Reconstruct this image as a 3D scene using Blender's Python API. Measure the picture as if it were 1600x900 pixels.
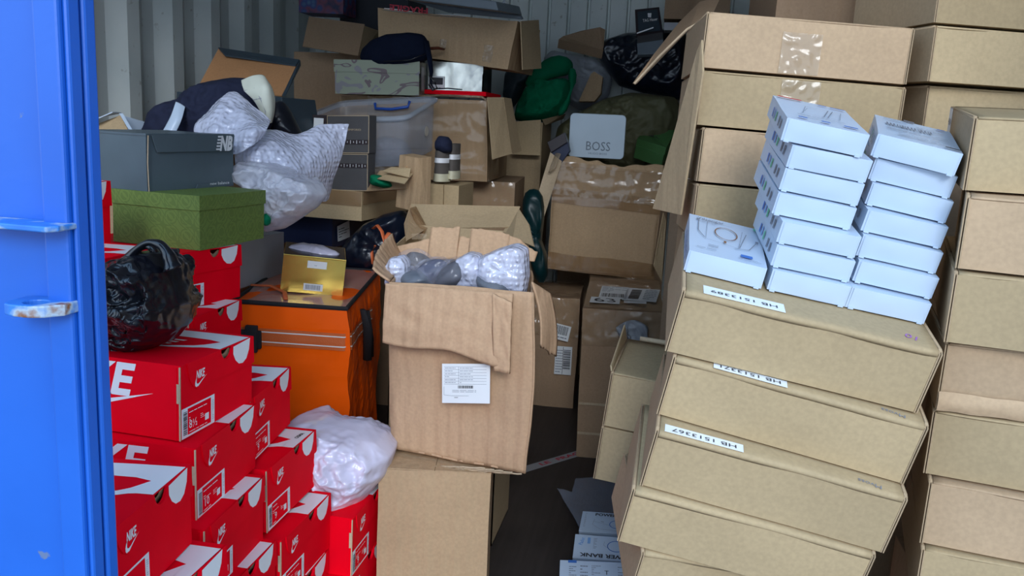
import bpy, math, random
from mathutils import Vector, Matrix, Euler, noise
C = bpy.context
for o in list(bpy.data.objects): bpy.data.objects.remove(o)
R = math.radians

# ------------------------------------------------------------------ camera, sky, exposure
EYE = 1.25
FPX = 1350.0
cam_d = bpy.data.cameras.new('camera'); cam = bpy.data.objects.new('camera', cam_d)
C.collection.objects.link(cam); C.scene.camera = cam
cam_d.sensor_width = 36.0; cam_d.lens = 36.0*FPX/1600.0; cam_d.clip_start = .02
CAMROT = Matrix.Rotation(R(10.23), 3, 'Z') @ Matrix.Rotation(R(-10.80), 3, 'X') @ Matrix.Rotation(R(-2.69), 3, 'Y')
cam.matrix_world = Matrix.Translation((0, 0, EYE)) @ (CAMROT @ Matrix.Rotation(R(90), 3, 'X')).to_4x4()
sc = C.scene
sc.view_settings.view_transform = 'Standard'; sc.view_settings.look = 'None'
sc.view_settings.gamma = 1.0; sc.view_settings.use_curve_mapping = False
sc.view_settings.exposure = 0.86
world = bpy.data.worlds.new('sky'); sc.world = world; world.use_nodes = True
wn = world.node_tree; bg = wn.nodes['Background']
tc = wn.nodes.new('ShaderNodeTexCoord'); sep = wn.nodes.new('ShaderNodeSeparateXYZ')
ramp = wn.nodes.new('ShaderNodeValToRGB')
wn.links.new(tc.outputs['Generated'], sep.inputs[0]); wn.links.new(sep.outputs['Z'], ramp.inputs['Fac'])
ramp.color_ramp.elements[0].position = .0; ramp.color_ramp.elements[0].color = (.70, .84, 1.0, 1)
ramp.color_ramp.elements[1].position = .8; ramp.color_ramp.elements[1].color = (.40, .66, 1.0, 1)
wn.links.new(ramp.outputs['Color'], bg.inputs['Color']); bg.inputs['Strength'].default_value = 1.2
sun_d = bpy.data.lights.new('sun', 'SUN'); sun_d.energy = 1.05; sun_d.angle = R(22); sun_d.color = (.92, .96, 1)
sun = bpy.data.objects.new('sun', sun_d); C.collection.objects.link(sun)
sun.rotation_euler = Vector((-.22, .87, -.42)).to_track_quat('-Z', 'Y').to_euler()

def at(px, py, Y):
    'world point at distance Y into the container seen at this direction'
    v = CAMROT @ Vector(((px-800)/FPX, 1, -(py-450)/FPX))
    v = v*(Y/v.y)
    return Vector((v.x, v.y, v.z+EYE))

# ------------------------------------------------------------------ materials
MATS = {}
def new_mat(name):
    m = bpy.data.materials.new(name); m.use_nodes = True; MATS[name] = m
    nt = m.node_tree; return m, nt, nt.nodes['Principled BSDF']
def N(nt, kind, **kw):
    n = nt.nodes.new(kind)
    for k, v in kw.items():
        if k in n.inputs: n.inputs[k].default_value = v
        else: setattr(n, k, v)
    return n
def coords(nt, scale=(1, 1, 1)):
    t = nt.nodes.new('ShaderNodeTexCoord'); mp = nt.nodes.new('ShaderNodeMapping')
    mp.inputs['Scale'].default_value = scale
    nt.links.new(t.outputs['Object'], mp.inputs['Vector']); return mp.outputs['Vector']
def rampnode(nt, fac, stops):
    r = nt.nodes.new('ShaderNodeValToRGB'); el = r.color_ramp.elements
    while len(el) < len(stops): el.new(.5)
    for e, (p, c) in zip(el, stops): e.position = p; e.color = (*c, 1)
    nt.links.new(fac, r.inputs['Fac']); return r.outputs['Color']
def bump(nt, b, height, strength=.3, dist=.002):
    n = nt.nodes.new('ShaderNodeBump'); n.inputs['Strength'].default_value = strength; n.inputs['Distance'].default_value = dist
    nt.links.new(height, n.inputs['Height']); nt.links.new(n.outputs['Normal'], b.inputs['Normal'])
def mul(c, k): return tuple(x*k for x in c)

def plain(name, col, rough=.6, metal=0., spec=.5, var=.06, nscale=12, bumps=.0, bscale=60, coat=0):
    m, nt, b = new_mat(name)
    v = coords(nt); n = N(nt, 'ShaderNodeTexNoise', Scale=nscale, Detail=4.0); nt.links.new(v, n.inputs['Vector'])
    nt.links.new(rampnode(nt, n.outputs['Fac'], [(.3, mul(col, 1-var)), (.7, mul(col, 1+var))]), b.inputs['Base Color'])
    b.inputs['Roughness'].default_value = rough; b.inputs['Metallic'].default_value = metal
    b.inputs['Specular IOR Level'].default_value = spec; b.inputs['Coat Weight'].default_value = coat
    if bumps:
        n2 = N(nt, 'ShaderNodeTexNoise', Scale=bscale, Detail=3.0); nt.links.new(v, n2.inputs['Vector'])
        bump(nt, b, n2.outputs['Fac'], bumps, .004)
    return m

def cardboard(name, col, flute=0., rough=.75, spec=.25, stain=.10, axis='X', wear=0.):
    'kraft board: fibres, broad tone changes, optional visible fluting'
    m, nt, b = new_mat(name)
    v = coords(nt)
    n1 = N(nt, 'ShaderNodeTexNoise', Scale=5., Detail=3.0); n2 = N(nt, 'ShaderNodeTexNoise', Scale=140., Detail=2.0)
    oi = nt.nodes.new('ShaderNodeObjectInfo')
    n1.noise_dimensions = '4D'; nt.links.new(oi.outputs['Random'], n1.inputs['W'])
    for n in (n1, n2): nt.links.new(v, n.inputs['Vector'])
    c = rampnode(nt, n1.outputs['Fac'], [(.25, mul(col, 1-stain)), (.75, mul(col, 1+stain))])
    f = rampnode(nt, n2.outputs['Fac'], [(.3, (.93, .93, .93)), (.7, (1.05, 1.05, 1.05))])
    mx = nt.nodes.new('ShaderNodeMix'); mx.data_type = 'RGBA'; mx.blend_type = 'MULTIPLY'; mx.inputs[0].default_value = 1
    nt.links.new(c, mx.inputs[6]); nt.links.new(f, mx.inputs[7])
    hv = nt.nodes.new('ShaderNodeHueSaturation')
    mr = N(nt, 'ShaderNodeMapRange'); mr.inputs['To Min'].default_value = .90; mr.inputs['To Max'].default_value = 1.08
    nt.links.new(oi.outputs['Random'], mr.inputs['Value']); nt.links.new(mr.outputs[0], hv.inputs['Value'])
    nt.links.new(mx.outputs[2], hv.inputs['Color']); nt.links.new(hv.outputs['Color'], b.inputs['Base Color'])
    b.inputs['Roughness'].default_value = rough; b.inputs['Specular IOR Level'].default_value = spec
    if flute:
        w = N(nt, 'ShaderNodeTexWave', Scale=9., Distortion=3., Detail=3.0); w.bands_direction = axis
        w.inputs['Detail Scale'].default_value = 1.5
        nt.links.new(v, w.inputs['Vector'])
        w2 = N(nt, 'ShaderNodeTexNoise', Scale=1., Detail=2.0)
        v2 = coords(nt, (40, 40, .6) if axis != 'Z' else (1, 1, 28)); nt.links.new(v2, w2.inputs['Vector'])
        ad = N(nt, 'ShaderNodeMath', operation='ADD'); nt.links.new(w.outputs['Fac'], ad.inputs[0])
        m2 = N(nt, 'ShaderNodeMath', operation='MULTIPLY'); m2.inputs[1].default_value = 2.5
        nt.links.new(w2.outputs['Fac'], m2.inputs[0]); nt.links.new(m2.outputs[0], ad.inputs[1])
        bump(nt, b, ad.outputs[0], flute, .004)
    else:
        bump(nt, b, n1.outputs['Fac'], .25, .006)
    return m

def ridged(nt, v, scale, detail=4., rough=.55, dim='3D'):
    n = nt.nodes.new('ShaderNodeTexNoise'); n.noise_type = 'RIDGED_MULTIFRACTAL'
    n.inputs['Scale'].default_value = scale; n.inputs['Detail'].default_value = detail; n.inputs['Roughness'].default_value = rough
    nt.links.new(v, n.inputs['Vector']); return n.outputs['Fac']
def crinkle(name, col, rough, scale, strength=1., dist=.01, spec=.6):
    m, nt, b = new_mat(name); b.inputs['Base Color'].default_value = (*col, 1); b.inputs['Roughness'].default_value = rough; b.inputs['Specular IOR Level'].default_value = spec
    v = coords(nt, (1, 1, .75)); bump(nt, b, ridged(nt, v, scale, 5., .6), strength, dist); return m
def film(name, col, alpha, rough=.12, bumps=.5, bscale=30, stretch=(1, 1, 1), bubbles=0, spec=.6, dist=.004, var=0.0):
    'thin clear plastic: partly see-through, glossy and creased'
    m, nt, b = new_mat(name)
    b.inputs['Base Color'].default_value = (*col, 1); b.inputs['Roughness'].default_value = rough
    b.inputs['Specular IOR Level'].default_value = spec; b.inputs['Alpha'].default_value = alpha
    v = coords(nt, stretch)
    n = N(nt, 'ShaderNodeTexNoise', Scale=bscale, Detail=3.0, Distortion=1.2); nt.links.new(v, n.inputs['Vector'])
    h = ridged(nt, v, bscale*.45, 3., .5)
    if bubbles:
        vo = N(nt, 'ShaderNodeTexVoronoi', Scale=bubbles, Randomness=.25); vo.feature = 'SMOOTH_F1'
        v2 = coords(nt); nt.links.new(v2, vo.inputs['Vector'])
        m1 = N(nt, 'ShaderNodeMath', operation='MULTIPLY'); m1.inputs[1].default_value = -1.6; nt.links.new(vo.outputs['Distance'], m1.inputs[0])
        a1 = N(nt, 'ShaderNodeMath', operation='ADD'); nt.links.new(m1.outputs[0], a1.inputs[0]); nt.links.new(h, a1.inputs[1]); h = a1.outputs[0]
    bump(nt, b, h, bumps, dist)
    if var:
        mr = N(nt, 'ShaderNodeMapRange'); mr.inputs['From Min'].default_value = .3; mr.inputs['From Max'].default_value = .7
        mr.inputs['To Min'].default_value = alpha-var; mr.inputs['To Max'].default_value = min(1, alpha+var)
        nt.links.new(n.outputs['Fac'], mr.inputs['Value']); nt.links.new(mr.outputs[0], b.inputs['Alpha'])
    return m

KR = (.445, .325, .185)
kraft = cardboard('kraft_board', KR)
kraft_pink = cardboard('pinkish_kraft_board', (.49, .335, .205))
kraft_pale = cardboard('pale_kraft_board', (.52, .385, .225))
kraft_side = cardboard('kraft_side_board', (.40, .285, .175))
kraft_red = cardboard('reddish_kraft_board', (.52, .33, .20), flute=.45)
kraft_flute = cardboard('fluted_kraft_board', (.46, .31, .18), flute=.35)
kraft_in = cardboard('inner_kraft_board', (.44, .32, .19), flute=.15)
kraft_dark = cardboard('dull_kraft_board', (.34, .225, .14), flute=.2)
kraft_edge = cardboard('torn_board_edge', (.55, .42, .28), stain=.3)
orange_in = cardboard('brown_lid_lining', (.40, .20, .09))
red = plain('red_coated_board', (.86, .0, .012), .65, var=.04, spec=.06, bumps=.05, bscale=9)
white_pr = plain('white_print', (.80, .80, .82), .45, var=.02)
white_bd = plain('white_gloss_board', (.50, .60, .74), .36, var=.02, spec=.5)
label_w = plain('white_label_paper', (.78, .80, .82), .5, var=.03)
ink = plain('black_ink', (.03, .03, .04), .6, var=.1)
ink_soft = plain('grey_ink', (.20, .22, .27), .6, var=.1)
ink_blue = plain('blue_ink', (.05, .16, .50), .5)
ink_lblue = plain('pale_blue_ink', (.20, .38, .70), .5)
ink_green = plain('green_ink', (.12, .50, .30), .5)
ink_red = plain('red_ink', (.55, .02, .05), .5)
ink_purple = plain('purple_ink', (.35, .12, .45), .5)
bronze = plain('bronze_ink', (.25, .12, .06), .5)
slate = plain('slate_coated_board', (.085, .115, .135), .38, var=.08, spec=.5, bumps=.05, bscale=8)
slate_dk = plain('dark_slate_board', (.03, .048, .065), .5)
navy = plain('navy_board', (.010, .018, .06), .5)
grey_bd = plain('grey_white_board', (.36, .37, .40), .55)
dark_int = plain('dark_interior', (.02, .017, .015), .9)
orange = plain('orange_nylon', (1.0, .115, .0), .5, var=.05, bumps=.45, bscale=9, spec=.2)
orange_band = plain('orange_mesh_band', (.62, .13, .03), .5, bumps=.3, bscale=300)
webbing = plain('black_webbing', (.012, .012, .016), .8, bumps=.3, bscale=300)
reflect = plain('reflective_stitch', (.8, .78, .74), .35)
clear_lid = film('clear_lid_film', (.50, .46, .42), .55, rough=.15, bumps=.5, bscale=9)
gold = plain('gold_foil', (.80, .58, .13), .22, metal=.85, bumps=.12, bscale=9)
black_gl = plain('black_gloss', (.012, .012, .016), .2, var=.1)
black_mt = plain('black_matt', (.012, .014, .022), .7)
black_lea = plain('black_leather', (.008, .010, .018), .35, bumps=.15, bscale=50)
wool = crinkle('navy_cloth', (.016, .020, .045), .85, 4., 1., .03, .2)
pack_cl = plain('black_pack_cloth', (.004, .007, .02), .9, spec=.15, bumps=.4, bscale=200)
olive = crinkle('olive_nylon', (.12, .115, .058), .6, 5.5, 1., .035, .4)
green_felt = crinkle('green_felt', (.0, .17, .075), .8, 3.5, .8, .02, .2)
teal_pl = crinkle('teal_plastic', (.001, .022, .025), .4, 9., .9, .014, .4)
greenbox = plain('green_board', (.07, .20, .06), .55)
tin = plain('brushed_tin', (.36, .42, .47), .38, metal=.35, var=.02)
charcoal = plain('charcoal_textured_board', (.075, .072, .075), .7, bumps=.25, bscale=400)
choc = plain('dark_brown_board', (.03, .02, .024), .45)
silver = plain('silver_foil_board', (.55, .55, .50), .18, metal=.92, bumps=.6, bscale=7, var=.15)
foil_dk = plain('dark_foil_board', (.08, .08, .07), .2, metal=.8, bumps=.5, bscale=14, var=.4)
tape = film('clear_brown_tape', (.33, .19, .09), .55, rough=.10, bumps=.9, bscale=30, stretch=(.5, .5, 2.), dist=.004, spec=.8)
tape_clear = film('clear_tape', (.55, .42, .28), .40, rough=.10, bumps=1., bscale=90, dist=.010, spec=1.)
tape_wr = film('creased_wrap_film', (.50, .34, .20), .35, rough=.10, bumps=1., bscale=24, stretch=(.45, .45, 1.6), dist=.022, spec=1.)
bubble = film('bubble_wrap_film', (.70, .72, .88), .80, rough=.12, bumps=1., bscale=26, bubbles=72, spec=1., dist=.005, var=.10)
bubble_dk = film('thin_bubble_film', (.42, .48, .62), .40, rough=.25, bumps=.8, bscale=12, bubbles=90, spec=.5)
polybag = film('milky_poly_film', (.66, .66, .74), .60, rough=.2, bumps=.8, bscale=12, spec=.7, dist=.01, var=.2)
whitebag = film('white_poly_film', (.74, .70, .86), .86, rough=.22, bumps=.8, bscale=9, spec=.7, dist=.012, var=.10)
clearpoly = film('clear_poly_film', (.60, .60, .72), .16, rough=.08, bumps=1., bscale=24, spec=1., dist=.01)
greybag = film('grey_poly_film', (.36, .38, .42), .85, rough=.3, bumps=.9, bscale=14, spec=.5, dist=.01)
binmat = film('clear_bin_plastic', (.40, .44, .52), .17, rough=.16, bumps=.2, bscale=4, spec=.6)
rimmat = film('clear_bin_rim', (.45, .50, .58), .38, rough=.16, bumps=.1, bscale=4, spec=.6)
sticker = plain('round_beige_sticker', (.50, .46, .40), .6)
blackbag = crinkle('black_bin_liner', (.006, .006, .010), .22, 11., 1., .016, .7)
liner = crinkle('black_liner_dull', (.004, .008, .02), .3, 4., .9, .02)
quilt = plain('white_quilt', (.66, .68, .58), .7)
grey_pl = plain('grey_plastic', (.13, .16, .19), .45)
blue_pl = plain('blue_handle_plastic', (.015, .07, .35), .4)
cream = plain('cream_rubber', (.62, .58, .42), .5)
grey_cl = plain('grey_brown_cloth', (.10, .085, .075), .9, bumps=.3, bscale=200)
orange_str = plain('orange_strap', (.62, .13, .04), .6)
pinkred = plain('pinkish_red_board', (.62, .06, .09), .45)

def damask():
    m, nt, b = new_mat('green_damask_board')
    v = coords(nt, (1, 1, 1))
    w1 = N(nt, 'ShaderNodeTexMagic', Scale=15., Distortion=2.6); w1.turbulence_depth = 3
    nt.links.new(v, w1.inputs['Vector'])
    sp = nt.nodes.new('ShaderNodeSeparateColor'); nt.links.new(w1.outputs['Color'], sp.inputs[0])
    nt.links.new(rampnode(nt, sp.outputs[0], [(.45, (.145, .215, .045)), (.55, (.115, .175, .036))]), b.inputs['Base Color'])
    b.inputs['Roughness'].default_value = .6
damask()
def camo():
    m, nt, b = new_mat('camouflage_board')
    v = coords(nt, (1, 1, 1.6))
    n1 = N(nt, 'ShaderNodeTexNoise', Scale=9., Detail=1.0, Distortion=1.5); nt.links.new(v, n1.inputs['Vector'])
    r = nt.nodes.new('ShaderNodeValToRGB'); r.color_ramp.interpolation = 'CONSTANT'; el = r.color_ramp.elements
    el.new(.5); el.new(.6)
    for e, (p, c) in zip(el, [(0, (.20, .19, .21)), (.36, (.24, .27, .20)), (.58, (.13, .095, .105)), (.66, (.22, .24, .19))]): e.position = p; e.color = (*c, 1)
    nt.links.new(n1.outputs['Fac'], r.inputs['Fac']); nt.links.new(r.outputs['Color'], b.inputs['Base Color']); b.inputs['Roughness'].default_value = .6
camo()
def floral():
    m, nt, b = new_mat('floral_print')
    v = coords(nt); n1 = N(nt, 'ShaderNodeTexVoronoi', Scale=26.); nt.links.new(v, n1.inputs['Vector'])
    hs = nt.nodes.new('ShaderNodeMix'); hs.data_type = 'RGBA'; hs.inputs[0].default_value = .6
    nt.links.new(n1.outputs['Color'], hs.inputs[6]); hs.inputs[7].default_value = (.01, .03, .12, 1); hs.blend_type = 'MULTIPLY'
    nt.links.new(rampnode(nt, n1.outputs['Distance'], [(0, (.06, .14, .22)), (.35, (.02, .04, .16)), (.6, (.13, .03, .06)), (.9, (.01, .015, .06))]), b.inputs['Base Color'])
    b.inputs['Roughness'].default_value = .5
floral()
def blue_paint():
    m, nt, b = new_mat('blue_door_paint')
    v = coords(nt)
    n1 = N(nt, 'ShaderNodeTexNoise', Scale=3., Detail=4.0); n2 = N(nt, 'ShaderNodeTexNoise', Scale=40., Detail=5.0, Distortion=.5)
    for n in (n1, n2): nt.links.new(v, n.inputs['Vector'])
    c = rampnode(nt, n1.outputs['Fac'], [(.3, (.008, .090, .44)), (.7, (.013, .120, .54))])
    f = rampnode(nt, n2.outputs['Fac'], [(.0, (0, 0, 0)), (.72, (0, 0, 0)), (.76, (1, 1, 1))])
    mx = nt.nodes.new('ShaderNodeMix'); mx.data_type = 'RGBA'; nt.links.new(f, mx.inputs[0]); nt.links.new(c, mx.inputs[6]); mx.inputs[7].default_value = (.12, .17, .3, 1)
    nt.links.new(mx.outputs[2], b.inputs['Base Color']); b.inputs['Roughness'].default_value = .38
    bump(nt, b, n2.outputs['Fac'], .12, .003)
blue_paint()
def rusty_blue():
    m, nt, b = new_mat('chipped_blue_paint')
    v = coords(nt); n2 = N(nt, 'ShaderNodeTexNoise', Scale=26., Detail=5.0); nt.links.new(v, n2.inputs['Vector'])
    nt.links.new(rampnode(nt, n2.outputs['Fac'], [(.36, (.22, .09, .04)), (.42, (.35, .42, .5)), (.5, (.03, .18, .55)), (.7, (.02, .13, .5))]), b.inputs['Base Color'])
    b.inputs['Roughness'].default_value = .45; bump(nt, b, n2.outputs['Fac'], .4, .004)
rusty_blue()
def wallpaint():
    m, nt, b = new_mat('pale_container_paint')
    v = coords(nt); n1 = N(nt, 'ShaderNodeTexNoise', Scale=4., Detail=5.0); n2 = N(nt, 'ShaderNodeTexNoise', Scale=30., Detail=3.0)
    for n in (n1, n2): nt.links.new(v, n.inputs['Vector'])
    c = rampnode(nt, n1.outputs['Fac'], [(.3, (.56, .61, .60)), (.7, (.68, .72, .70))])
    f = rampnode(nt, n2.outputs['Fac'], [(.25, (.55, .5, .45)), (.33, (1, 1, 1))])
    mx = nt.nodes.new('ShaderNodeMix'); mx.data_type = 'RGBA'; mx.blend_type = 'MULTIPLY'; mx.inputs[0].default_value = .7
    nt.links.new(c, mx.inputs[6]); nt.links.new(f, mx.inputs[7]); nt.links.new(mx.outputs[2], b.inputs['Base Color'])
    b.inputs['Roughness'].default_value = .55
wallpaint()
def floorm():
    m, nt, b = new_mat('dark_plywood_floor')
    v = coords(nt, (1, 1, 1)); n1 = N(nt, 'ShaderNodeTexNoise', Scale=3., Detail=6.0); n2 = N(nt, 'ShaderNodeTexNoise', Scale=1., Detail=5.0)
    nt.links.new(v, n1.inputs['Vector']); v2 = coords(nt, (60, 3, 1)); nt.links.new(v2, n2.inputs['Vector'])
    c = rampnode(nt, n1.outputs['Fac'], [(.3, (.030, .024, .023)), (.75, (.060, .048, .044))])
    f = rampnode(nt, n2.outputs['Fac'], [(.3, (.8, .8, .8)), (.7, (1.15, 1.15, 1.15))])
    mx = nt.nodes.new('ShaderNodeMix'); mx.data_type = 'RGBA'; mx.blend_type = 'MULTIPLY'; mx.inputs[0].default_value = 1
    nt.links.new(c, mx.inputs[6]); nt.links.new(f, mx.inputs[7]); nt.links.new(mx.outputs[2], b.inputs['Base Color'])
    b.inputs['Roughness'].default_value = .6; bump(nt, b, n2.outputs['Fac'], .2, .002)
floorm()
asphalt = plain('grey_yard_concrete', (.15, .145, .14), .85, bumps=.3, bscale=80)

# ------------------------------------------------------------------ mesh building
FONT = None
TEXTS = {}
def text_shape(s, bold=0., shear=0.):
    k = (s, bold, shear)
    if k in TEXTS: return TEXTS[k]
    cu = bpy.data.curves.new('t', 'FONT'); cu.body = s; cu.offset = bold; cu.shear = shear; cu.resolution_u = 2
    cu.align_x = 'CENTER'; cu.align_y = 'CENTER'
    ob = bpy.data.objects.new('t', cu); C.collection.objects.link(ob)
    dg = C.evaluated_depsgraph_get(); me = bpy.data.meshes.new_from_object(ob.evaluated_get(dg))
    V = [tuple(v.co[:2]) for v in me.vertices]; F = [tuple(p.vertices) for p in me.polygons]
    bpy.data.objects.remove(ob); bpy.data.curves.remove(cu); bpy.data.meshes.remove(me)
    if V:
        xs = [v[0] for v in V]; ys = [v[1] for v in V]; cx, cy = (min(xs)+max(xs))/2, (min(ys)+max(ys))/2
        V = [(x-cx, y-cy) for x, y in V]
    TEXTS[k] = (V, F); return TEXTS[k]

class Frame:
    'a flat patch: origin, u and v directions, n = outward'
    def __init__(s, o, u, v):
        s.o = Vector(o); s.u = Vector(u).normalized(); s.v = Vector(v).normalized(); s.n = s.u.cross(s.v).normalized()
    def p(s, x, y, t=0): return s.o + s.u*x + s.v*y + s.n*t
    def sub(s, x, y, ang=0):
        c, q = math.cos(ang), math.sin(ang)
        return Frame(s.p(x, y), s.u*c+s.v*q, s.v*c-s.u*q)

class MB:
    def __init__(s): s.v = []; s.f = []; s.m = []
    def add(s, vs, fs, mat=0):
        b = len(s.v); s.v += [Vector(p) for p in vs]
        for f in fs: s.f.append(tuple(b+i for i in f)); s.m.append(mat)
        return s
    def box(s, x0, y0, z0, x1, y1, z1, mat=0):
        return s.add([(x0, y0, z0), (x1, y0, z0), (x1, y1, z0), (x0, y1, z0), (x0, y0, z1), (x1, y0, z1), (x1, y1, z1), (x0, y1, z1)],
            [(0, 3, 2, 1), (4, 5, 6, 7), (0, 1, 5, 4), (1, 2, 6, 5), (2, 3, 7, 6), (3, 0, 4, 7)], mat)
    def hexa(s, b4, t4, mat=0):
        return s.add(list(b4)+list(t4), [(0, 3, 2, 1), (4, 5, 6, 7), (0, 1, 5, 4), (1, 2, 6, 5), (2, 3, 7, 6), (3, 0, 4, 7)], mat)
    def poly(s, pts, mat=0): return s.add(pts, [tuple(range(len(pts)))], mat)
    def fpoly(s, fr, pts, off=.0006, mat=0): return s.poly([fr.p(x, y, off) for x, y in pts], mat)
    def rect(s, fr, x0, y0, x1, y1, off=.0006, mat=0): return s.fpoly(fr, [(x0, y0), (x1, y0), (x1, y1), (x0, y1)], off, mat)
    def prism(s, fr, pts, t0, t1, mat=0):
        n = len(pts)
        return s.add([fr.p(x, y, t0) for x, y in pts]+[fr.p(x, y, t1) for x, y in pts],
            [tuple(range(n-1, -1, -1)), tuple(range(n, 2*n))]+[(i, (i+1) % n, n+(i+1) % n, n+i) for i in range(n)], mat)
    def panel(s, p4, t, mat=0):
        p4 = [Vector(p) for p in p4]; n = (p4[1]-p4[0]).cross(p4[-1]-p4[0]).normalized()*t; k = len(p4)
        return s.add(p4+[p+n for p in p4], [tuple(range(k-1, -1, -1)), tuple(range(k, 2*k))]+[(i, (i+1) % k, k+(i+1) % k, k+i) for i in range(k)], mat)
    def text(s, fr, body, size, off=.0008, mat=0, bold=0., shear=0., w=None):
        V, F = text_shape(body, bold, shear)
        if not V: return s
        kx = ky = size
        if w: kx = w/(max(v[0] for v in V)-min(v[0] for v in V))
        return s.add([fr.p(x*kx, y*ky, off) for x, y in V], F, mat)
    def stroke(s, fr, pts, w, off=.0007, mat=0, closed=False):
        n = len(pts); idx = range(n if closed else n-1)
        for i in idx:
            a = Vector(pts[i]); b = Vector(pts[(i+1) % n]); d = (b-a)
            if d.length < 1e-6: continue
            d.normalize(); q = Vector((-d.y, d.x))*w/2; a = a-d*w*.3; b = b+d*w*.3
            s.fpoly(fr, [a+q*-1, b-q, b+q, a+q], off, mat)
        return s
    def tube(s, pts, r, seg=8, mat=0, flat=1.):
        pts = [Vector(p) for p in pts]; rings = []
        for i, p in enumerate(pts):
            d = (pts[min(i+1, len(pts)-1)]-pts[max(i-1, 0)]).normalized()
            a = d.cross(Vector((0, 0, 1)));
            if a.length < .1: a = d.cross(Vector((1, 0, 0)))
            a.normalize(); b = d.cross(a); rr = r[i] if isinstance(r, (list, tuple)) else r
            rings.append([p+a*rr*math.cos(2*math.pi*k/seg)+b*rr*flat*math.sin(2*math.pi*k/seg) for k in range(seg)])
        vs = [q for ring in rings for q in ring]; n = len(pts)
        fs = [(i*seg+k, i*seg+(k+1) % seg, (i+1)*seg+(k+1) % seg, (i+1)*seg+k) for i in range(n-1) for k in range(seg)]
        fs += [tuple(range(seg-1, -1, -1)), tuple((n-1)*seg+k for k in range(seg))]
        return s.add(vs, fs, mat)
    def grid(s, fn, nu, nv, mat=0, closed=False):
        vs = [fn(i/nu, j/nv) for j in range(nv+1) for i in range(nu+(0 if closed else 1))]
        W = nu if closed else nu+1
        fs = [(j*W+i, j*W+(i+1) % W, (j+1)*W+(i+1) % W, (j+1)*W+i) for j in range(nv) for i in range(nu)]
        return s.add(vs, fs, mat)
    def softbox(s, w, d, h, seg=.03, disp=None, mat=0, open_top=False, taper=0., z0=0.):
        'box of gridded panels whose corners stay joined, pushed about by disp(p)'
        nx, ny, nz = max(1, round(w/seg)), max(1, round(d/seg)), max(1, round(h/seg))
        def P(x, y, z):
            k = 1-taper*(1-z/h)
            p = Vector((x*k, y*k, z+z0))
            return p+(disp(p) if disp else Vector())
        X = lambda t: (t-.5)*w
        Y = lambda t: (t-.5)*d
        Z = lambda t: t*h
        s.grid(lambda a, b: P(X(a), -d/2, Z(b)), nx, nz, mat); s.grid(lambda a, b: P(X(1-a), d/2, Z(b)), nx, nz, mat)
        s.grid(lambda a, b: P(w/2, Y(a), Z(b)), ny, nz, mat); s.grid(lambda a, b: P(-w/2, Y(1-a), Z(b)), ny, nz, mat)
        s.grid(lambda a, b: P(X(1-a), Y(b), 0), nx, ny, mat)
        if not open_top: s.grid(lambda a, b: P(X(a), Y(b), h), nx, ny, mat)
        return s
    def build(s, name, mats, parent=None, smooth=False, bevel=0., solid=0., subsurf=0, merge=False, mw=None):
        me = bpy.data.meshes.new(name); me.from_pydata([tuple(v) for v in s.v], [], s.f)
        if not isinstance(mats, (list, tuple)): mats = [mats]
        for m in mats: me.materials.append(MATS[m] if isinstance(m, str) else m)
        me.polygons.foreach_set('material_index', s.m)
        if merge:
            import bmesh
            bm = bmesh.new(); bm.from_mesh(me); bmesh.ops.remove_doubles(bm, verts=bm.verts, dist=1e-5)
            bmesh.ops.recalc_face_normals(bm, faces=bm.faces) if merge == 'fix' else None
            bm.to_mesh(me); bm.free()
        if smooth: me.polygons.foreach_set('use_smooth', [True]*len(me.polygons))
        me.update()
        o = bpy.data.objects.new(name, me); C.collection.objects.link(o)
        if parent is not None: o.parent = parent
        if mw is not None: o.matrix_world = mw
        if solid: md = o.modifiers.new('thickness', 'SOLIDIFY'); md.thickness = solid; md.offset = -1
        if bevel: md = o.modifiers.new('bevel', 'BEVEL'); md.width = bevel; md.segments = 2; md.limit_method = 'ANGLE'; md.angle_limit = R(40)
        if subsurf: md = o.modifiers.new('subsurf', 'SUBSURF'); md.levels = md.render_levels = subsurf
        return o

def tag(o, label=None, cat=None, group=None, kind=None):
    if label: o['label'] = label
    if cat: o['category'] = cat
    if group: o['group'] = group
    if kind: o['kind'] = kind
    return o
def thing(name, mw, label, cat, group=None, kind=None):
    o = bpy.data.objects.new(name, None); C.collection.objects.link(o); o.empty_display_size = .05
    o.matrix_world = mw if isinstance(mw, Matrix) else Matrix.Translation(mw)
    return tag(o, label, cat, group, kind)
KIDS = {}
def kids(o): return [c for c in bpy.data.objects if c.parent == o]
def copy_tree(o, mw, label, parent=None):
    c = o.copy(); C.collection.objects.link(c); c.parent = parent
    if parent is None: c.matrix_world = mw; c['label'] = label
    for ch in kids(o): copy_tree(ch, None, None, c)
    return c
def pose(key, s=1.):
    x, y, z, a, b, c, w, d, h = BOX[key]
    p = Vector((x, y, z)); e = Vector((0, 0, EYE)); p = e+(p-e)*s
    return Matrix.Translation(p) @ Euler((R(a), R(b), R(c))).to_matrix().to_4x4(), w*s, d*s, h*s
def place(x, y, z, yaw=0., rx=0., ry=0.): return Matrix.Translation((x, y, z)) @ (Matrix.Rotation(R(yaw), 4, 'Z') @ Matrix.Rotation(R(rx), 4, 'X') @ Matrix.Rotation(R(ry), 4, 'Y'))
def faces(w, d, h):
    'frames of a box with its origin at the bottom centre, u to the right and v up as seen from outside'
    return {'F': Frame((-w/2, -d/2, 0), (1, 0, 0), (0, 0, 1)), 'R': Frame((w/2, -d/2, 0), (0, 1, 0), (0, 0, 1)),
            'L': Frame((-w/2, d/2, 0), (0, -1, 0), (0, 0, 1)), 'B': Frame((w/2, d/2, 0), (-1, 0, 0), (0, 0, 1)),
            'T': Frame((-w/2, -d/2, h), (1, 0, 0), (0, 1, 0))}
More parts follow.
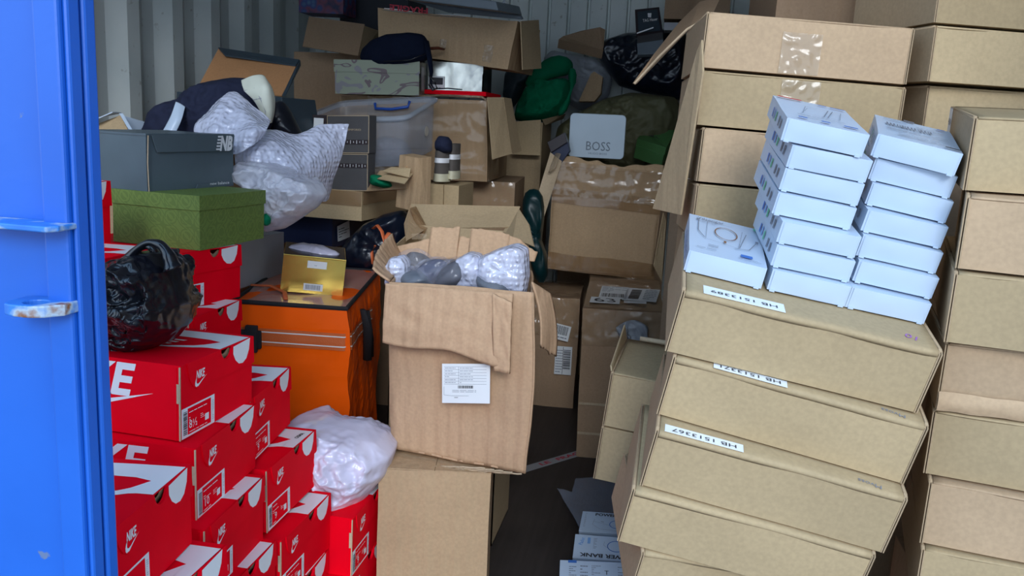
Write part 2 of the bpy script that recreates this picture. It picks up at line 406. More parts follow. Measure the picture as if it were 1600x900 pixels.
def barcode(mb, fr, x0, y0, x1, y1, mat, rnd, vertical=False, off=.0012):
    t = 0.
    L = (y1-y0) if vertical else (x1-x0)
    while t < L:
        a = L*rnd.uniform(.015, .05)
        if t+a > L: break
        if vertical: mb.rect(fr, x0, y0+t, x1, y0+t+a, off, mat)
        else: mb.rect(fr, x0+t, y0, x0+t+a, y1, off, mat)
        t += a+L*rnd.uniform(.012, .04)
def lines(mb, fr, x0, y0, x1, y1, n, mat, rnd, off=.0012, thick=.28):
    for i in range(n):
        y = y0+(y1-y0)*(i+.5)/n; hh = abs(y1-y0)/n*thick/2*1.0
        x = x0
        while x < x1-.001:
            l = (x1-x0)*rnd.uniform(.12, .35); mb.rect(fr, x, y-hh, min(x+l, x1), y+hh, off, mat); x += l+(x1-x0)*.04
            if rnd.random() < .18: break
def field(seed, amp, scale=5., ridge=0.):
    off = Vector((seed*3.7, seed*1.3, seed*7.9))
    def f(p):
        q = Vector(p)*scale+off
        v = noise.noise_vector(q)*amp
        if ridge: v += noise.noise_vector(q*3.1)*amp*ridge
        return v
    return f
def creased(p, seed, scale, amp):
    'sharp folds: ridged noise'
    q = Vector(p)*scale+Vector((seed*5.1, seed*2.3, seed*9.7)); v = 0.; a = 1.
    for i in range(4):
        v += a*(1-2*abs(noise.noise(q))); q = q*1.9+Vector((3.1, 1.7, 5.3)); a *= .55
    return v*amp*.5
BOX = {
  'N1': (-0.9547, 1.39, 0.6953, -0.73, 0.71, -2.19, 0.345, 0.2293, 0.1352),
  'N2': (-0.9309, 1.362, 0.5631, 0.74, 0.76, 2.81, 0.3448, 0.2426, 0.1343),
  'N4': (-0.9008, 1.331, 0.4311, -0.38, 0.54, 2.93, 0.345, 0.2273, 0.1316),
  'N3': (-0.8624, 1.02, 0.5751, 0.17, -0.43, 5.49, 0.345, 0.2357, 0.1339),
  'N5': (-0.8255, 1.049, 0.4416, -0, 0, -0, 0.345, 0.238, 0.1335),
  'N8': (-0.9095, 1.598, 0.4292, 0.24, -0.52, 0.16, 0.345, 0.2416, 0.1365),
  'N7': (-0.8744, 1.593, 0.2906, 0, 0.18, -1.1, 0.345, 0.2506, 0.1394),
  'N12': (-0.873, 1.579, 0.1571, -0, 0, -0, 0.345, 0.238, 0.1335),
  'N6': (-0.8824, 1.341, 0.2976, -0, 0, -0, 0.345, 0.238, 0.1335),
  'N9': (-0.9595, 1.589, 0.5653, 0.11, -0.51, 6.48, 0.345, 0.2312, 0.1348),
  'N10': (-0.7746, 1.707, 0.2975, -0.1, 0.56, 0.08, 0.345, 0.2362, 0.1339),
  'N11': (-0.776, 1.685, 0.164, -0, 0, -0, 0.345, 0.238, 0.1335),
  'N13': (-1.24, 1.885, 0.7936, -1.07, 0.44, -10.45, 0.345, 0.2406, 0.133),
  'N14': (-1.199, 1.812, 0.6601, -0, 0, -0, 0.345, 0.238, 0.1335),
  'N15': (-1.221, 1.506, 0.8305, -0, 0, -0, 0.345, 0.238, 0.1335),
  'N16': (-1.345, 1.526, 0.9626, -0.49, 0.73, -0.01, 0.3451, 0.2381, 0.1279),
  'GUC': (-1.175, 1.966, 0.9254, -0.48, 0.59, -5.11, 0.2445, 0.2784, 0.127),
  'NB': (-1.289, 2.007, 1.052, -0.08, 0.19, -9.39, 0.22, 0.3162, 0.1351),
  'GOLD': (-1.088, 2.5, 0.7171, 4.62, 5.31, 23.21, 0.1846, 0.1714, 0.1131),
  'BAG': (-1.127, 2.576, 0, 1.29, 1.15, 10.09, 0.3275, 0.5704, 0.7121),
  'K': (-0.5267, 2.054, 0.4333, -0.76, 0.56, 24.59, 0.3387, 0.3337, 0.4388),
  'K0': (-0.5247, 1.996, -0, 0, 0, 9.74, 0.27, 0.25, 0.433),
  'T1': (-0.1552, 3.485, 0, 0.73, -0.95, 3.32, 0.2999, 0.6508, 0.5916),
  'T2': (-0.5256, 3.89, 0, 0.06, -0.05, 3.43, 0.3, 0.3529, 0.5025),
  'U': (-0.3084, 3.954, 0.6013, -0.26, 1.05, 5.53, 0.4743, 0.35, 0.4941),
  'C1': (0.1897, 1.426, 0.9174, 11.91, 9.81, 2.62, 0.3737, 0.2736, 0.1072),
  'C2': (0.192, 1.435, 0.8075, 11.34, 10.47, -0.61, 0.3737, 0.2736, 0.1072),
  'C3': (0.1711, 1.422, 0.6974, 11.67, 10.1, 1.24, 0.3737, 0.2736, 0.1072),
  'C4': (0.1406, 1.436, 0.5947, 11.8, 9.95, 1.97, 0.3737, 0.2736, 0.1072),
  'C5': (0.1356, 1.484, 0.4942, 13.42, 7.6, 12.54, 0.3737, 0.2736, 0.1072),
  'A1': (0.2025, 1.877, 1.356, -1.36, 2.35, 6.58, 0.3771, 0.3, 0.1058),
  'A2': (0.201, 1.879, 1.25, -1.35, 2.35, 6.66, 0.3771, 0.3, 0.1058),
  'A3': (0.2173, 1.86, 1.144, -1.43, 2.31, 4.8, 0.3771, 0.3, 0.1058),
  'A4': (0.2142, 1.856, 1.038, -1.42, 2.31, 5.12, 0.3771, 0.3, 0.1058),
  'E1': (0.5766, 1.972, 1.359, 0.21, 0.52, 19.97, 0.38, 0.3001, 0.1052),
  'E2': (0.5896, 2.005, 1.253, 0.2, 0.52, 19.17, 0.38, 0.3001, 0.1052),
  'E0': (0.5802, 1.966, 1.464, 0.19, 0.52, 18.13, 0.38, 0.3001, 0.1052),
  'E3': (0.6245, 1.473, 1.194, 4.64, 0.22, -9.61, 0.3798, 0.302, 0.1097),
  'E4': (0.6336, 1.428, 1.081, 4.6, 0.7, -15.54, 0.3798, 0.302, 0.1097),
  'E5': (0.6255, 1.441, 0.9717, 4.63, 0.4, -11.8, 0.3798, 0.302, 0.1097),
  'E6': (0.6255, 1.478, 0.8646, 4.65, 0.06, -7.69, 0.3798, 0.302, 0.1097),
  'E7': (0.6353, 1.47, 0.754, 4.62, 0.48, -12.89, 0.3798, 0.302, 0.1097),
  'E8': (0.6372, 1.468, 0.6437, 4.64, 0.31, -10.7, 0.3798, 0.302, 0.1097),
  'E9': (0.6375, 1.47, 0.5338, 4.64, 0.21, -9.55, 0.3798, 0.302, 0.1097),
  'V1': (0.0024, 1.831, 0.6417, 1.24, 5.34, -2.95, 0.2, 0.279, 0.12),
  'V2': (-0.01, 1.837, 0.5224, 1.27, 5.33, -2.58, 0.2, 0.279, 0.12),
  'W1a': (0.2048, 1.439, 1.253, 12.11, 9.56, 3.82, 0.1204, 0.1905, 0.0362),
  'W1b': (0.2109, 1.447, 1.216, 12.66, 8.82, 7.23, 0.1204, 0.1905, 0.0362),
  'W1c': (0.2059, 1.451, 1.181, 12.52, 9.02, 6.34, 0.1204, 0.1905, 0.0362),
  'W1d': (0.1988, 1.452, 1.145, 12.56, 8.96, 6.6, 0.1204, 0.1905, 0.0362),
  'W1e': (0.2062, 1.441, 1.104, 12.77, 8.66, 7.97, 0.1204, 0.1905, 0.0362),
  'W1f': (0.2044, 1.443, 1.067, 12.54, 8.99, 6.48, 0.1204, 0.1905, 0.0362),
  'W1g': (0.205, 1.441, 1.029, 12.3, 9.31, 5, 0.1204, 0.1905, 0.0362),
  'W2a': (0.3575, 1.467, 1.231, 10.08, 11.69, -7.19, 0.1204, 0.1905, 0.0362),
  'W2b': (0.3523, 1.485, 1.198, 11.13, 10.69, -1.75, 0.1204, 0.1905, 0.0362),
  'W2c': (0.3509, 1.483, 1.161, 11.16, 10.66, -1.58, 0.1204, 0.1905, 0.0362),
  'W2d': (0.3379, 1.473, 1.124, 12.15, 9.51, 4.05, 0.1204, 0.1905, 0.0362),
  'W2e': (0.3351, 1.469, 1.086, 12.1, 9.57, 3.76, 0.1204, 0.1905, 0.0362),
  'W2f': (0.3328, 1.463, 1.048, 12.12, 9.55, 3.87, 0.1204, 0.1905, 0.0362),
  'W2g': (0.3217, 1.454, 1.01, 12.45, 9.12, 5.88, 0.1204, 0.1905, 0.0362),
  'W3': (0.0833, 1.431, 1.049, 11.81, 9.94, 2.01, 0.1204, 0.1905, 0.0362),
  'P1': (-0.0997, 2.389, 0.0897, 15.84, -4.16, -2.21, 0.18, 0.087, 0.0235),
  'P2': (-0.1053, 2.271, 0.0697, 21.15, -2.57, 1.36, 0.18, 0.0865, 0.025),
  'P3': (-0.1269, 2.131, 0.05, 17.09, -2.43, 6.03, 0.18, 0.1, 0.035),
  'CAMO': (-1.103, 3.165, 1.33, 0.66, -1.29, 8.56, 0.3134, 0.1674, 0.1212),
  'SILV': (-0.9386, 3.712, 1.37, -0.01, 0.03, 5.72, 0.231, 0.3, 0.1141),
  'M': (-0.9822, 3.423, 1.026, 0.37, -0.88, 1.93, 0.5666, 0.6436, 0.3006),
  'Q': (-0.8154, 3.472, 0.8266, 0.64, -0.04, 4.09, 0.4, 0.3574, 0.2),
  'G': (-0.7892, 3.082, 1.451, 5.44, 3.79, -4.33, 0.4822, 0.3439, 0.1632),
  'S': (-1.336, 3.234, 0.8753, 0, 0.26, -4.07, 0.5, 0.4864, 0.1073),
  'DB': (-1.402, 3.27, 0.7549, -0.09, 0.16, -8.92, 0.36, 0.3576, 0.1203),
  'BOSS': (-0.3455, 3.844, 1.116, 0.05, -0.07, 0.25, 0.241, 0.05, 0.1657),
  'R1': (-0.3634, 1.185, 0.8588, 1.03, -0, 1.37, 0.4, 0.301, 0.4),
  'GREY': (-1.375, 2.543, 0.7121, -0.08, 0.01, -2.71, 0.2, 0.2863, 0.1463),
  'K1': (-0.6816, 2.927, 0.3999, -0, -0.66, 10.62, 0.2927, 0.3, 0.5),
  'B2': (-0.5988, 2.238, 0.9886, 0.07, -0.01, 5.29, 0.0362, 0.2287, 0.1),
  'GUC2': (-0.1175, 4.85, 1.148, 18.35, -7.01, -8.06, 0.1477, 0.1779, 0.08),
  'BX1': (-0.0552, 4.73, 1.805, 0, 0.02, 2.42, 0.1412, 0.2, 0.15),
  'DL': (-1.335, 2.571, 1.175, 0, 0.16, 0.31, 0.3432, 0.22, 0.12),
}
# ------------------------------------------------------------------ the container
def struct(o, label): o['kind'] = 'structure'; o['label'] = label; return o
XL, XR, Y0, YB, ZT = -2.08, .98, .80, 4.75, 2.38
m = MB(); m.box(XL-.1, Y0, -.03, XR+.1, YB+.05, 0); struct(m.build('floor', 'dark_plywood_floor'), 'dark worn plywood container floor')
def corr(x, sgn, name, label):
    pr = []; y = 2.94-.3*8
    while y < YB+.3:
        pr += [(0, y-.005), (.036, y+.075), (.036, y+.150), (0, y+.222)]; y += .3
    pr = [(a, min(max(b, Y0), YB)) for a, b in pr]
    q = MB(); vs = []
    for a, b in pr: vs += [(x+sgn*a, b, 0), (x+sgn*a, b, ZT)]
    fs = [(2*i, 2*i+2, 2*i+3, 2*i+1) for i in range(len(pr)-1)]
    q.add(vs, fs); o = q.build(name, 'pale_container_paint', solid=.003); struct(o, label)
corr(XL, 1, 'wall_left', 'pale grey corrugated steel container side wall')
corr(XR+.036, -1, 'wall_right', 'pale grey corrugated steel container side wall on the right')
q = MB(); pts = []; x = XL
while x < XR+.04:
    pts += [(x, YB), (x+.084, YB), (x+.090, YB+.022), (x+.099, YB+.022)]; x += .105
vs = []
for a, b in pts: vs += [(a, b, 0), (a, b, ZT)]
q.add(vs, [(2*i, 2*i+2, 2*i+3, 2*i+1) for i in range(len(pts)-1)])
struct(q.build('wall_back', 'pale_container_paint', solid=.003), 'pale grey ribbed steel end wall of the container')
q = MB(); q.box(XL-.05, 1.12, ZT, XR+.1, YB+.06, ZT+.01); struct(q.build('ceiling', 'pale_container_paint'), 'steel container roof')  # roof and header set back from the opening so sky light reaches the front
q = MB(); q.box(XL-.15, 1.06, 2.32, XR+.15, 1.14, 2.48); struct(q.build('trim_1', 'blue_door_paint', bevel=.004), 'blue steel header beam of the container')
q = MB(); q.box(XR+.0, Y0-.08, -.12, XR+.14, Y0+.02, 2.28); q.box(XL-.15, Y0-.08, -.12, XL, Y0+.02, 2.28)
q.box(XL-.15, Y0-.08, -.15, XR+.14, Y0+.02, -.002); struct(q.build('trim_2', 'blue_door_paint', bevel=.004), 'blue steel posts and sill of the container')
q = MB(); q.box(-8, -8, -.18, 8, YB+3, -.15); struct(q.build('ground', asphalt), 'grey concrete yard')
# the blue door leaf, its unseen hinge side cut away to let daylight in
dr = thing('door_1', Matrix.Identity(4), 'blue painted steel container door leaf standing closed at the left', None, kind='structure')
ex = -.580
q = MB(); q.box(ex-.30, .768, -.10, ex-.032, .796, 2.28); q.box(ex-.33, .756, -.10, ex-.298, .80, 2.28); q.build('door_panel', 'blue_door_paint', dr, bevel=.003)
q = MB(); q.box(ex-.034, .756, -.10, ex-.006, .80, 2.28); q.box(ex-.006, .762, -.10, ex, .781, 2.28); q.box(ex-.006, .785, -.10, ex+.001, .803, 2.28)
q.build('door_edge_frame', 'blue_door_paint', dr, bevel=.003)
def bracket(px0, px1, py, y0, y1, th, hole, name):
    a = at(px0, py, y0); b = at(px1, py, y0); z = (a.z+b.z)/2
    q = MB(); x0, x1 = a.x, b.x; fr = Frame((x0, y0, z), (1, 0, 0), (0, 1, 0)); L = x1-x0; D_ = y1-y0
    if hole:
        out = [(0, D_), (0, .3*D_), (.12*L, .02*D_), (.55*L, 0), (.78*L, .1*D_), (L, .45*D_), (L, D_)]
        n = 20; cx, cy, r = .47*L, .45*D_, .26*D_
        # ring between hole and outline, split in wedges
        import itertools
        ring = [(cx+r*math.cos(2*math.pi*i/n), cy+r*math.sin(2*math.pi*i/n)) for i in range(n)]
        def hit(t):
            dx, dy = math.cos(t), math.sin(t); best = 9
            for i in range(len(out)):
                x1_, y1_ = out[i]; x2_, y2_ = out[(i+1) % len(out)]; ex_, ey_ = x2_-x1_, y2_-y1_; de = dx*ey_-dy*ex_
                if abs(de) < 1e-9: continue
                s_ = ((x1_-cx)*ey_-(y1_-cy)*ex_)/de; u_ = ((x1_-cx)*dy-(y1_-cy)*dx)/de
                if s_ > 0 and -1e-6 <= u_ <= 1+1e-6: best = min(best, s_)
            return (cx+dx*best, cy+dy*best)
        outr = [hit(2*math.pi*i/n) for i in range(n)]
        vs = [fr.p(*p, 0) for p in ring]+[fr.p(*p, 0) for p in outr]+[fr.p(*p, -th) for p in ring]+[fr.p(*p, -th) for p in outr]
        fs = []
        for i in range(n):
            j = (i+1) % n; fs += [(i, n+i, n+j, j), (2*n+i, 2*n+j, 3*n+j, 3*n+i), (n+i, 3*n+i, 3*n+j, n+j), (i, j, 2*n+j, 2*n+i)]
        q.add(vs, fs)
    else:
        q.prism(fr, [(-.05, D_), (-.05, .1*D_), (L*.9, 0), (L, .25*D_), (L*.98, D_)], -th, 0)
    q.build(name, 'chipped_blue_paint', dr, bevel=.0015)
bracket(0, 79, 352, .725, .768, .006, False, 'stop_plate')
bracket(-6, 78, 478, .722, .768, .012, True, 'locking_lug')

# ------------------------------------------------------------------ red shoe boxes
W_, D__, H_ = .345, .236, .1318
def swoosh(fr, mb, x, y, s, mat, off, sy=1.):
    P = [(1, .42), (.62, .27), (.40, .16), (.26, .12), (.16, .15), (.12, .24), (.14, .36), (.20, .50), (.08, .38), (.01, .22), (.01, .09), (.08, .0), (.20, -.02), (.36, .06), (.62, .21)]
    # as a fan-free strip: split into quads along the curve
    up = [(.20, .50), (.14, .36), (.12, .24), (.16, .15), (.26, .12), (.40, .16), (.62, .27), (1, .42)]
    lo = [(.19, .50), (.08, .38), (.01, .22), (.01, .09), (.08, .0), (.28, .0), (.58, .19), (1, .419)]
    for i in range(7): mb.fpoly(fr, [(x+a*s, y+b*s*sy) for a, b in (lo[i], lo[i+1], up[i+1], up[i])], off, mat)
def make_size_label(size, rnd):
    q = MB(); fr = faces(W_, D__, H_)['R']; d, h = D__, H_; o = .0006
    x0, x1, y0, y1 = .015*d, .44*d, .005*h, .41*h
    q.rect(fr, x0, y0, x1, y1, o, 0); q.rect(fr, x0+.17*(x1-x0), y0+.004, x1-.12*(x1-x0), y1-.003, o+.0004, 1)
    barcode(q, fr, x0+.004, y0+.006, x0+.15*(x1-x0), y1-.006, 2, rnd, True, o+.0008)
    ax = x0+.2*(x1-x0); bx = x1-.16*(x1-x0)
    lines(q, fr, ax, y1-.013, bx-.01, y1-.008, 1, 0, rnd, o+.0010); lines(q, fr, ax, y1-.026, ax+.025, y1-.018, 2, 0, rnd, o+.0010)
    lines(q, fr, ax+.035, y1-.032, bx-.01, y1-.022, 3, 0, rnd, o+.0010); lines(q, fr, ax, y0+.006, bx, y0+.010, 1, 0, rnd, o+.0010)
    lines(q, fr, x1-.009, y0+.008, x1-.003, y1-.008, 12, 3, rnd, o+.0008)
    q.text(fr.sub(ax+.012, y0+.021), size, .020, o+.0012, 0, bold=0)
    q.rect(fr, bx-.016, y0+.014, bx-.004, y0+.026, o+.0012, 0)
    return q
def make_nike(rnd):
    root = thing('red_shoe_box', Matrix.Identity(4), '', 'shoe box', 'red shoe boxes stacked along the left side')
    w, d, h, t = W_, D__, H_, .0025; F = faces(w, d, h)
    notch = [(d*.5+.021*math.cos(a), h-.0*d+.021*-math.sin(a)*1.05) for a in [math.pi*i/10 for i in range(11)]]  # right to left
    hx = d*.60; notch = [(hx+.020*math.cos(math.pi*i/10), h-.022*math.sin(math.pi*i/10)) for i in range(11)]
    q = MB()
    q.prism(F['F'], [(0, 0), (w, 0), (w, h-.002), (0, h-.002)], -t, 0); q.prism(F['B'], [(0, 0), (w, 0), (w, h-.002), (0, h-.002)], -t, 0)
    q.prism(F['L'], [(t, 0), (d-t, 0), (d-t, h-.002), (t, h-.002)], -t, 0)
    def notched(fr, poly_l, poly_r, t0, t1, mat=0):
        # board split under the thumb hole so every face is convex enough
        n = len(notch)
        q_ = q if fr is None else fr
    fr = F['R']; top = h-.002
    q.prism(fr, [(t+.001, 0), (hx-.020, 0), (hx-.020, top), (t+.001, top)], -t, 0); q.prism(fr, [(hx+.020, 0), (d-t, 0), (d-t, top), (hx+.020, top)], -t, 0)
    for i in range(10):
        a, b = notch[i], notch[i+1]; q.prism(fr, [(b[0], 0), (a[0], 0), (a[0], min(top, a[1])), (b[0], min(top, b[1]))], -t, 0)
    q.box(-w/2+t, -d/2+t, 0, w/2-t, d/2-t, t, 1)
    # split corner: raw board edge and slot
    q.prism(F['F'], [(w-.010, .0), (w-.006, .0), (w-.006, h*.97), (w-.010, h*.97)], 0, .0012, 0)
    q.box(w/2-.001, -d/2-.0015, .0, w/2+.001, -d/2+.001, h*.98, 1)
    q.rect(F['F'], w-.0055, h*.50, w-.0005, h*.76, .0015, 1)
    # print on the long side
    ff = F['F']
    q.text(ff.sub(w-.175, h*.73), 'NIKE', .078, .0006, 2, bold=.035, shear=.25, w=.185)
    swoosh(ff, q, w-.315, h*.12, .265, 2, .0009, .56)
    q.build('body', [red, kraft_edge, white_pr], root, bevel=0)
    q = MB(); T = F['T']
    q.box(-w/2, -d/2, h-.002, w/2+.0015, d/2, h, 0)
    fl = .40*h
    arc = [(.075*d, h), (.085*d, h-.10*h), (.11*d, h-.24*h), (.15*d, h-.34*h), (.20*d, h-fl)]
    tt0, tt1 = .0005, .003
    left = [(hx-.020, h), ]
    q.prism(fr, [arc[4], (hx-.020, h-fl), (hx-.020, h)]+[arc[0]]+arc[1:4], tt0, tt1)
    q.prism(fr, [(hx+.020, h-fl), (d*1.015, h-fl), (d*1.0, h), (hx+.020, h)], tt0, tt1)
    for i in range(10):
        a, b = notch[i], notch[i+1]; q.prism(fr, [(b[0], h-fl), (a[0], h-fl), (a[0], a[1]), (b[0], b[1])], tt0, tt1)
    # white curl folded over the edge
    o = .0036
    q.fpoly(fr, [(hx+.0205, h-.004), (hx+.0205, h*.86), (d*.72, h*.76), (d*.77, h*.69), (d*.83, h*.675), (d*.885, h*.72), (d*.925, h*.84), (d*.94, h)], o, 2)
    q.fpoly(fr, [(hx+.0205, h-.004), (hx+.0205, h*.86), (hx+.016, h*.90), (hx+.019, h*.955)][::-1], o, 2) if 0 else None
    X = lambda k: k*w
    q.fpoly(T, [(X(.93), hx-.020), (X(1.0)+.001, hx-.020), (X(1.0)+.001, d*.94), (X(.93), d*.94)], .0006, 2)
    up = [(.93, .94), (.8, .935), (.6, .92), (.4, .90), (.2, .87), (.02, .84)]; lo = [(.93, .70), (.85, .735), (.6, .74), (.4, .735), (.2, .72), (.02, .70)]
    for i in range(5): q.fpoly(T, [(X(lo[i+1][0]), d*lo[i+1][1]), (X(lo[i][0]), d*lo[i][1]), (X(up[i][0]), d*up[i][1]), (X(up[i+1][0]), d*up[i+1][1])], .0006, 2)
    a1 = [(.93, .70), (.905, .64), (.88, .58), (.84, .53), (.72, .45), (.5, .36)]; a2 = [(.935, .52), (.93, .515), (.90, .505), (.86, .475), (.73, .415), (.5, .345)]
    for i in range(5): q.fpoly(T, [(X(a1[i+1][0]), d*a1[i+1][1]), (X(a2[i+1][0]), d*a2[i+1][1]), (X(a2[i][0]), d*a2[i][1]), (X(a1[i][0]), d*a1[i][1])], .0006, 2)
    q.text(T.sub(X(.52), d*.57), 'NIKE', .05, .0006, 2, bold=.03, shear=.3, w=.16)
    lf = fr.sub(d*.235, h*.80)
    q.text(lf, 'NIKE', .020, .0038, 2, bold=.03, shear=.2, w=.026); swoosh(lf, q, -.017, -.021, .036, 2, .0038)
    q.prism(F['L'], [(0, h-fl), (d, h-fl), (d, h), (0, h)], .0005, .002)
    q.build('lid', [red, kraft_edge, white_pr], root)
    q = MB()   # wrapping paper seen in the thumb hole
    q.grid(lambda a, b: (w/2-.006-.012*b, -d/2+hx+(a-.5)*.05, h-.010-.024*b+.004*math.sin(a*9+b*5)), 8, 5); q.build('wrapping_paper', kraft_pale, root, smooth=True)
    return root
rndn = random.Random(5)
proto = make_nike(rndn)
lab_mats = [label_w, red, ink, ink_soft]
def nike(key, label, size=None, s=1., mw=None, first=[True], group=None):
    M = mw if mw is not None else pose(key, s)[0]
    if first[0]: o = proto; o.matrix_world = M; o['label'] = label; first[0] = False
    else:
        o = copy_tree(proto, M, label)
        for c in kids(o):
            if c.name.startswith('size_label'): bpy.data.objects.remove(c)
    if s != 1: o.scale = (s, s, s)
    if group: o['group'] = group
    if size: make_size_label(size, rndn).build('size_label', lab_mats, o)
    return o
nike('N1', 'red shoe box under the black plastic bag, white logos and a size 8 label', '8\u00bd')
nike('N2', 'red shoe box with a size 10 label, directly below the size 8 one', '10')
nike('N4', 'red shoe box third down in the column below the black bag', '9', s=1.0)
nike('N3', 'nearest red shoe box at the lower left with the thumb hole in full view', '9')
nike('N5', 'red shoe box under the nearest one, cut by the bottom edge of the photo', '11')
nike('N6', 'red shoe box whose white curl shows at the bottom edge beside the nearest column', '10')
nike('N9', 'red shoe box touching the orange bag, behind the size 8 one', '9', s=1.01)
n8 = nike('N8', 'red shoe box left of the white plastic bag, black mark on its white print', '9', s=1.01)
q = MB(); q.text(faces(W_, D__, H_)['T'].sub(W_*.955, D__*.80, 1.5), 'OSMA', .012, .0012, 0, bold=.03); q.build('pen_mark', ink, n8)
nike('N7', 'red shoe box under the one beside the white plastic bag, size label at its foot', '8', s=1.01)
nike('N12', 'lowest red shoe box visible left of the rightmost column', '10', s=1.01)
nike('N10', 'rightmost red shoe box, with the white plastic bag lying on it', '9', s=1.09)
nike('N11', 'red shoe box directly under the rightmost one', '8', s=1.09)
nike('N13', 'red shoe box carrying the green patterned box', '10')
nike('N14', 'red shoe box between black bag and orange bag, below the one under the green box', None)
nike('N15', 'red shoe box half hidden behind the black plastic bag', None)
nike('N16', 'red shoe box at the far left beside the green patterned box', None)
# the boxes that carry them down to the floor, outside the picture
def pile(x, y, ztop, w, d, label, yaw=0., mat=None, z0=0., group='plain cartons low in the stacks'):
    M = place(x, y, z0, yaw); h = ztop-z0
    o = carton_simple(M, w, d, h, label, mat or kraft_dark, group)
    return o
def carton_simple(M, w, d, h, label, mat, group=None, tapemat=True, name='carton'):
    t = thing(name, M, label, 'carton', group)
    q = MB(); f = field(w*97+h*31, .0025, 6.); q.softbox(w-.002, d-.002, h-.003, seg=.06, disp=f); q.build('body', mat, t, smooth=False)
    q = MB(); q.box(-w/2, -d/2, h-.003, -.001, d/2, h-.0005); q.box(.001, -d/2, h-.003, w/2, d/2, h-.0005); q.build('flap', mat, t)
    return t

# ------------------------------------------------------------------ brown mailer cartons
def mailer(M, w, d, h, label, group, mat, side, lip=True, label_txt=None, mark=None, tape_patch=None, name='mailer_carton', seed=0, ear=True, soft=False):
    t = thing(name, M, label, 'carton', group)
    rnd = random.Random(seed); f0_ = field(seed+2.3, .0018, 7.); f = lambda p: (lambda v: Vector((v.x, v.y, v.z*.2)))(f0_(p))
    q = MB(); q.softbox(w-.008, d-.006, h-.0068, seg=.045, disp=f, z0=.0022); q.build('body', mat, t)
    F = faces(w, d, h)
    # lid: top board with a soft rolled front lip
    q = MB()
    prof = [(-d/2+.0030, h-.014), (-d/2+.0004, h-.008), (-d/2+.0022, h-.0040), (-d/2+.007, h-.0022), (-d/2+.018, h-.0016)] if soft else [(-d/2+.0032, h-.006), (-d/2+.0022, h-.0042), (-d/2+.0028, h-.0030), (-d/2+.005, h-.0020), (-d/2+.014, h-.0016)]
    bow = [rnd.uniform(-.0012, .0012) for _ in range(4)]
    def lipf(a, b):
        k = b*(len(prof)-1+6); i = int(min(k, len(prof)-1))
        x = (a-.5)*(w-.010)
        wob = bow[0]*math.sin(a*5+bow[1]*4000)+bow[2]*math.sin(a*13)
        if k <= len(prof)-1:
            j = min(i+1, len(prof)-1); fr_ = k-i; y = prof[i][0]*(1-fr_)+prof[j][0]*fr_; z = prof[i][1]*(1-fr_)+prof[j][1]*fr_
        else:
            y = prof[-1][0]+(d/2-.002-prof[-1][0])*(k-len(prof)+1)/6; z = h-.0016
        return (x, y+wob, z+wob*.2)
    q.grid(lipf, 24, 10); q.build('lid', mat, t, smooth=True, solid=.002)
    if ear:
        for sgn, nm in ((-1, 'side_panel'), (1, 'side_panel')):
            q = MB(); x = sgn*w/2
            def sp(x0, x1, ins):
                pts = [(-d/2+.001, .002), (d/2-.002, .002), (d/2-.002, h-.002), (-d/2+.012, h-.0015), (-d/2+.001, h-.006)]
                vs = [(x0, a, b) for a, b in pts]+[(x1, a, b) for a, b in pts]; n = 5
                q.add(vs, [tuple(range(n-1, -1, -1)), tuple(range(n, 2*n))]+[(i, (i+1) % n, n+(i+1) % n, n+i) for i in range(n)])
            if sgn < 0: sp(x-.0012, x+.0008, 0); sp(x+.0022, x+.0042, 0)
            else: sp(x-.0008, x+.0012, 0); sp(x-.0042, x-.0022, 0)
            q.build(nm, side, t, bevel=.0004)
            q = MB(); q.tube([(x-sgn*.0015, -d/2+.006, h-.0045), (x-sgn*.0015, 0, h-.0042), (x-sgn*.0015, d/2-.01, h-.0045)], .0032, 8); q.build('rolled_edge', side, t, smooth=True)
    T = F['T']
    if label_txt:
        txt, u0, v0, lw, lh = label_txt
        q = MB(); q.prism(T, [(u0, v0), (u0+lw, v0), (u0+lw, v0+lh), (u0, v0+lh)], -.0012, -.0004); 
        q.text(T.sub(u0+lw/2, v0+lh*.42, math.pi), txt, .013, .0002, 1, w=lw*.82); tag(q.build('label', [label_w, ink], t), 'white label with an upside down number')
    if mark:
        txt, u, v, sz, mt, ang = mark
        q = MB(); q.text(T.sub(u, v, ang), txt, sz, -.0008, 0); tag(q.build('pen_mark', mt, t), 'hand written mark')
    if tape_patch:
        for (fc, u0, v0, u1, v1, mt) in tape_patch:
            fr = F[fc]; q = MB(); nu, nv = 16, 8
            q.grid(lambda a, b: fr.p(u0+(u1-u0)*a, v0+(v1-v0)*b, .0012+.0009*noise.noise(Vector((a*9+seed, b*7, 1)))), nu, nv)
            tag(q.build('tape', mt, t, smooth=True), 'shiny clear tape')
    return t
CL = 'cartons of the leaning stack in front'
ordn = ['topmost', 'second from the top', 'third from the top', 'fourth from the top', 'fifth from the top']
c_lab = {'C1': ('HB 1513389', .030, .006, .120, .030), 'C3': ('HB 1513367', .012, .004, .120, .020), 'C2': ('HB 1513371', .060, -.001, .110, .020)}
c_mark = {'C1': ('10', .335, .030, .022, ink_purple, 2.8), 'C2': ('Mvoss', .325, .012, .014, ink_soft, 3.0), 'C3': ('Mvoss', .32, .012, .014, ink_soft, 3.0)}
c_txt = {'C1': 'brown carton with an HB 1513389 label, topmost of the leaning stack under the white boxes', 'C2': 'brown carton second from the top of the leaning stack, just above the HB 1513367 label',
         'C3': 'brown carton with the HB 1513367 label, third from the top of the leaning stack', 'C4': 'brown carton fourth down the leaning stack, its left corner over the power bank boxes',
         'C5': 'brown carton at the bottom edge of the photo, fifth in the leaning stack'}
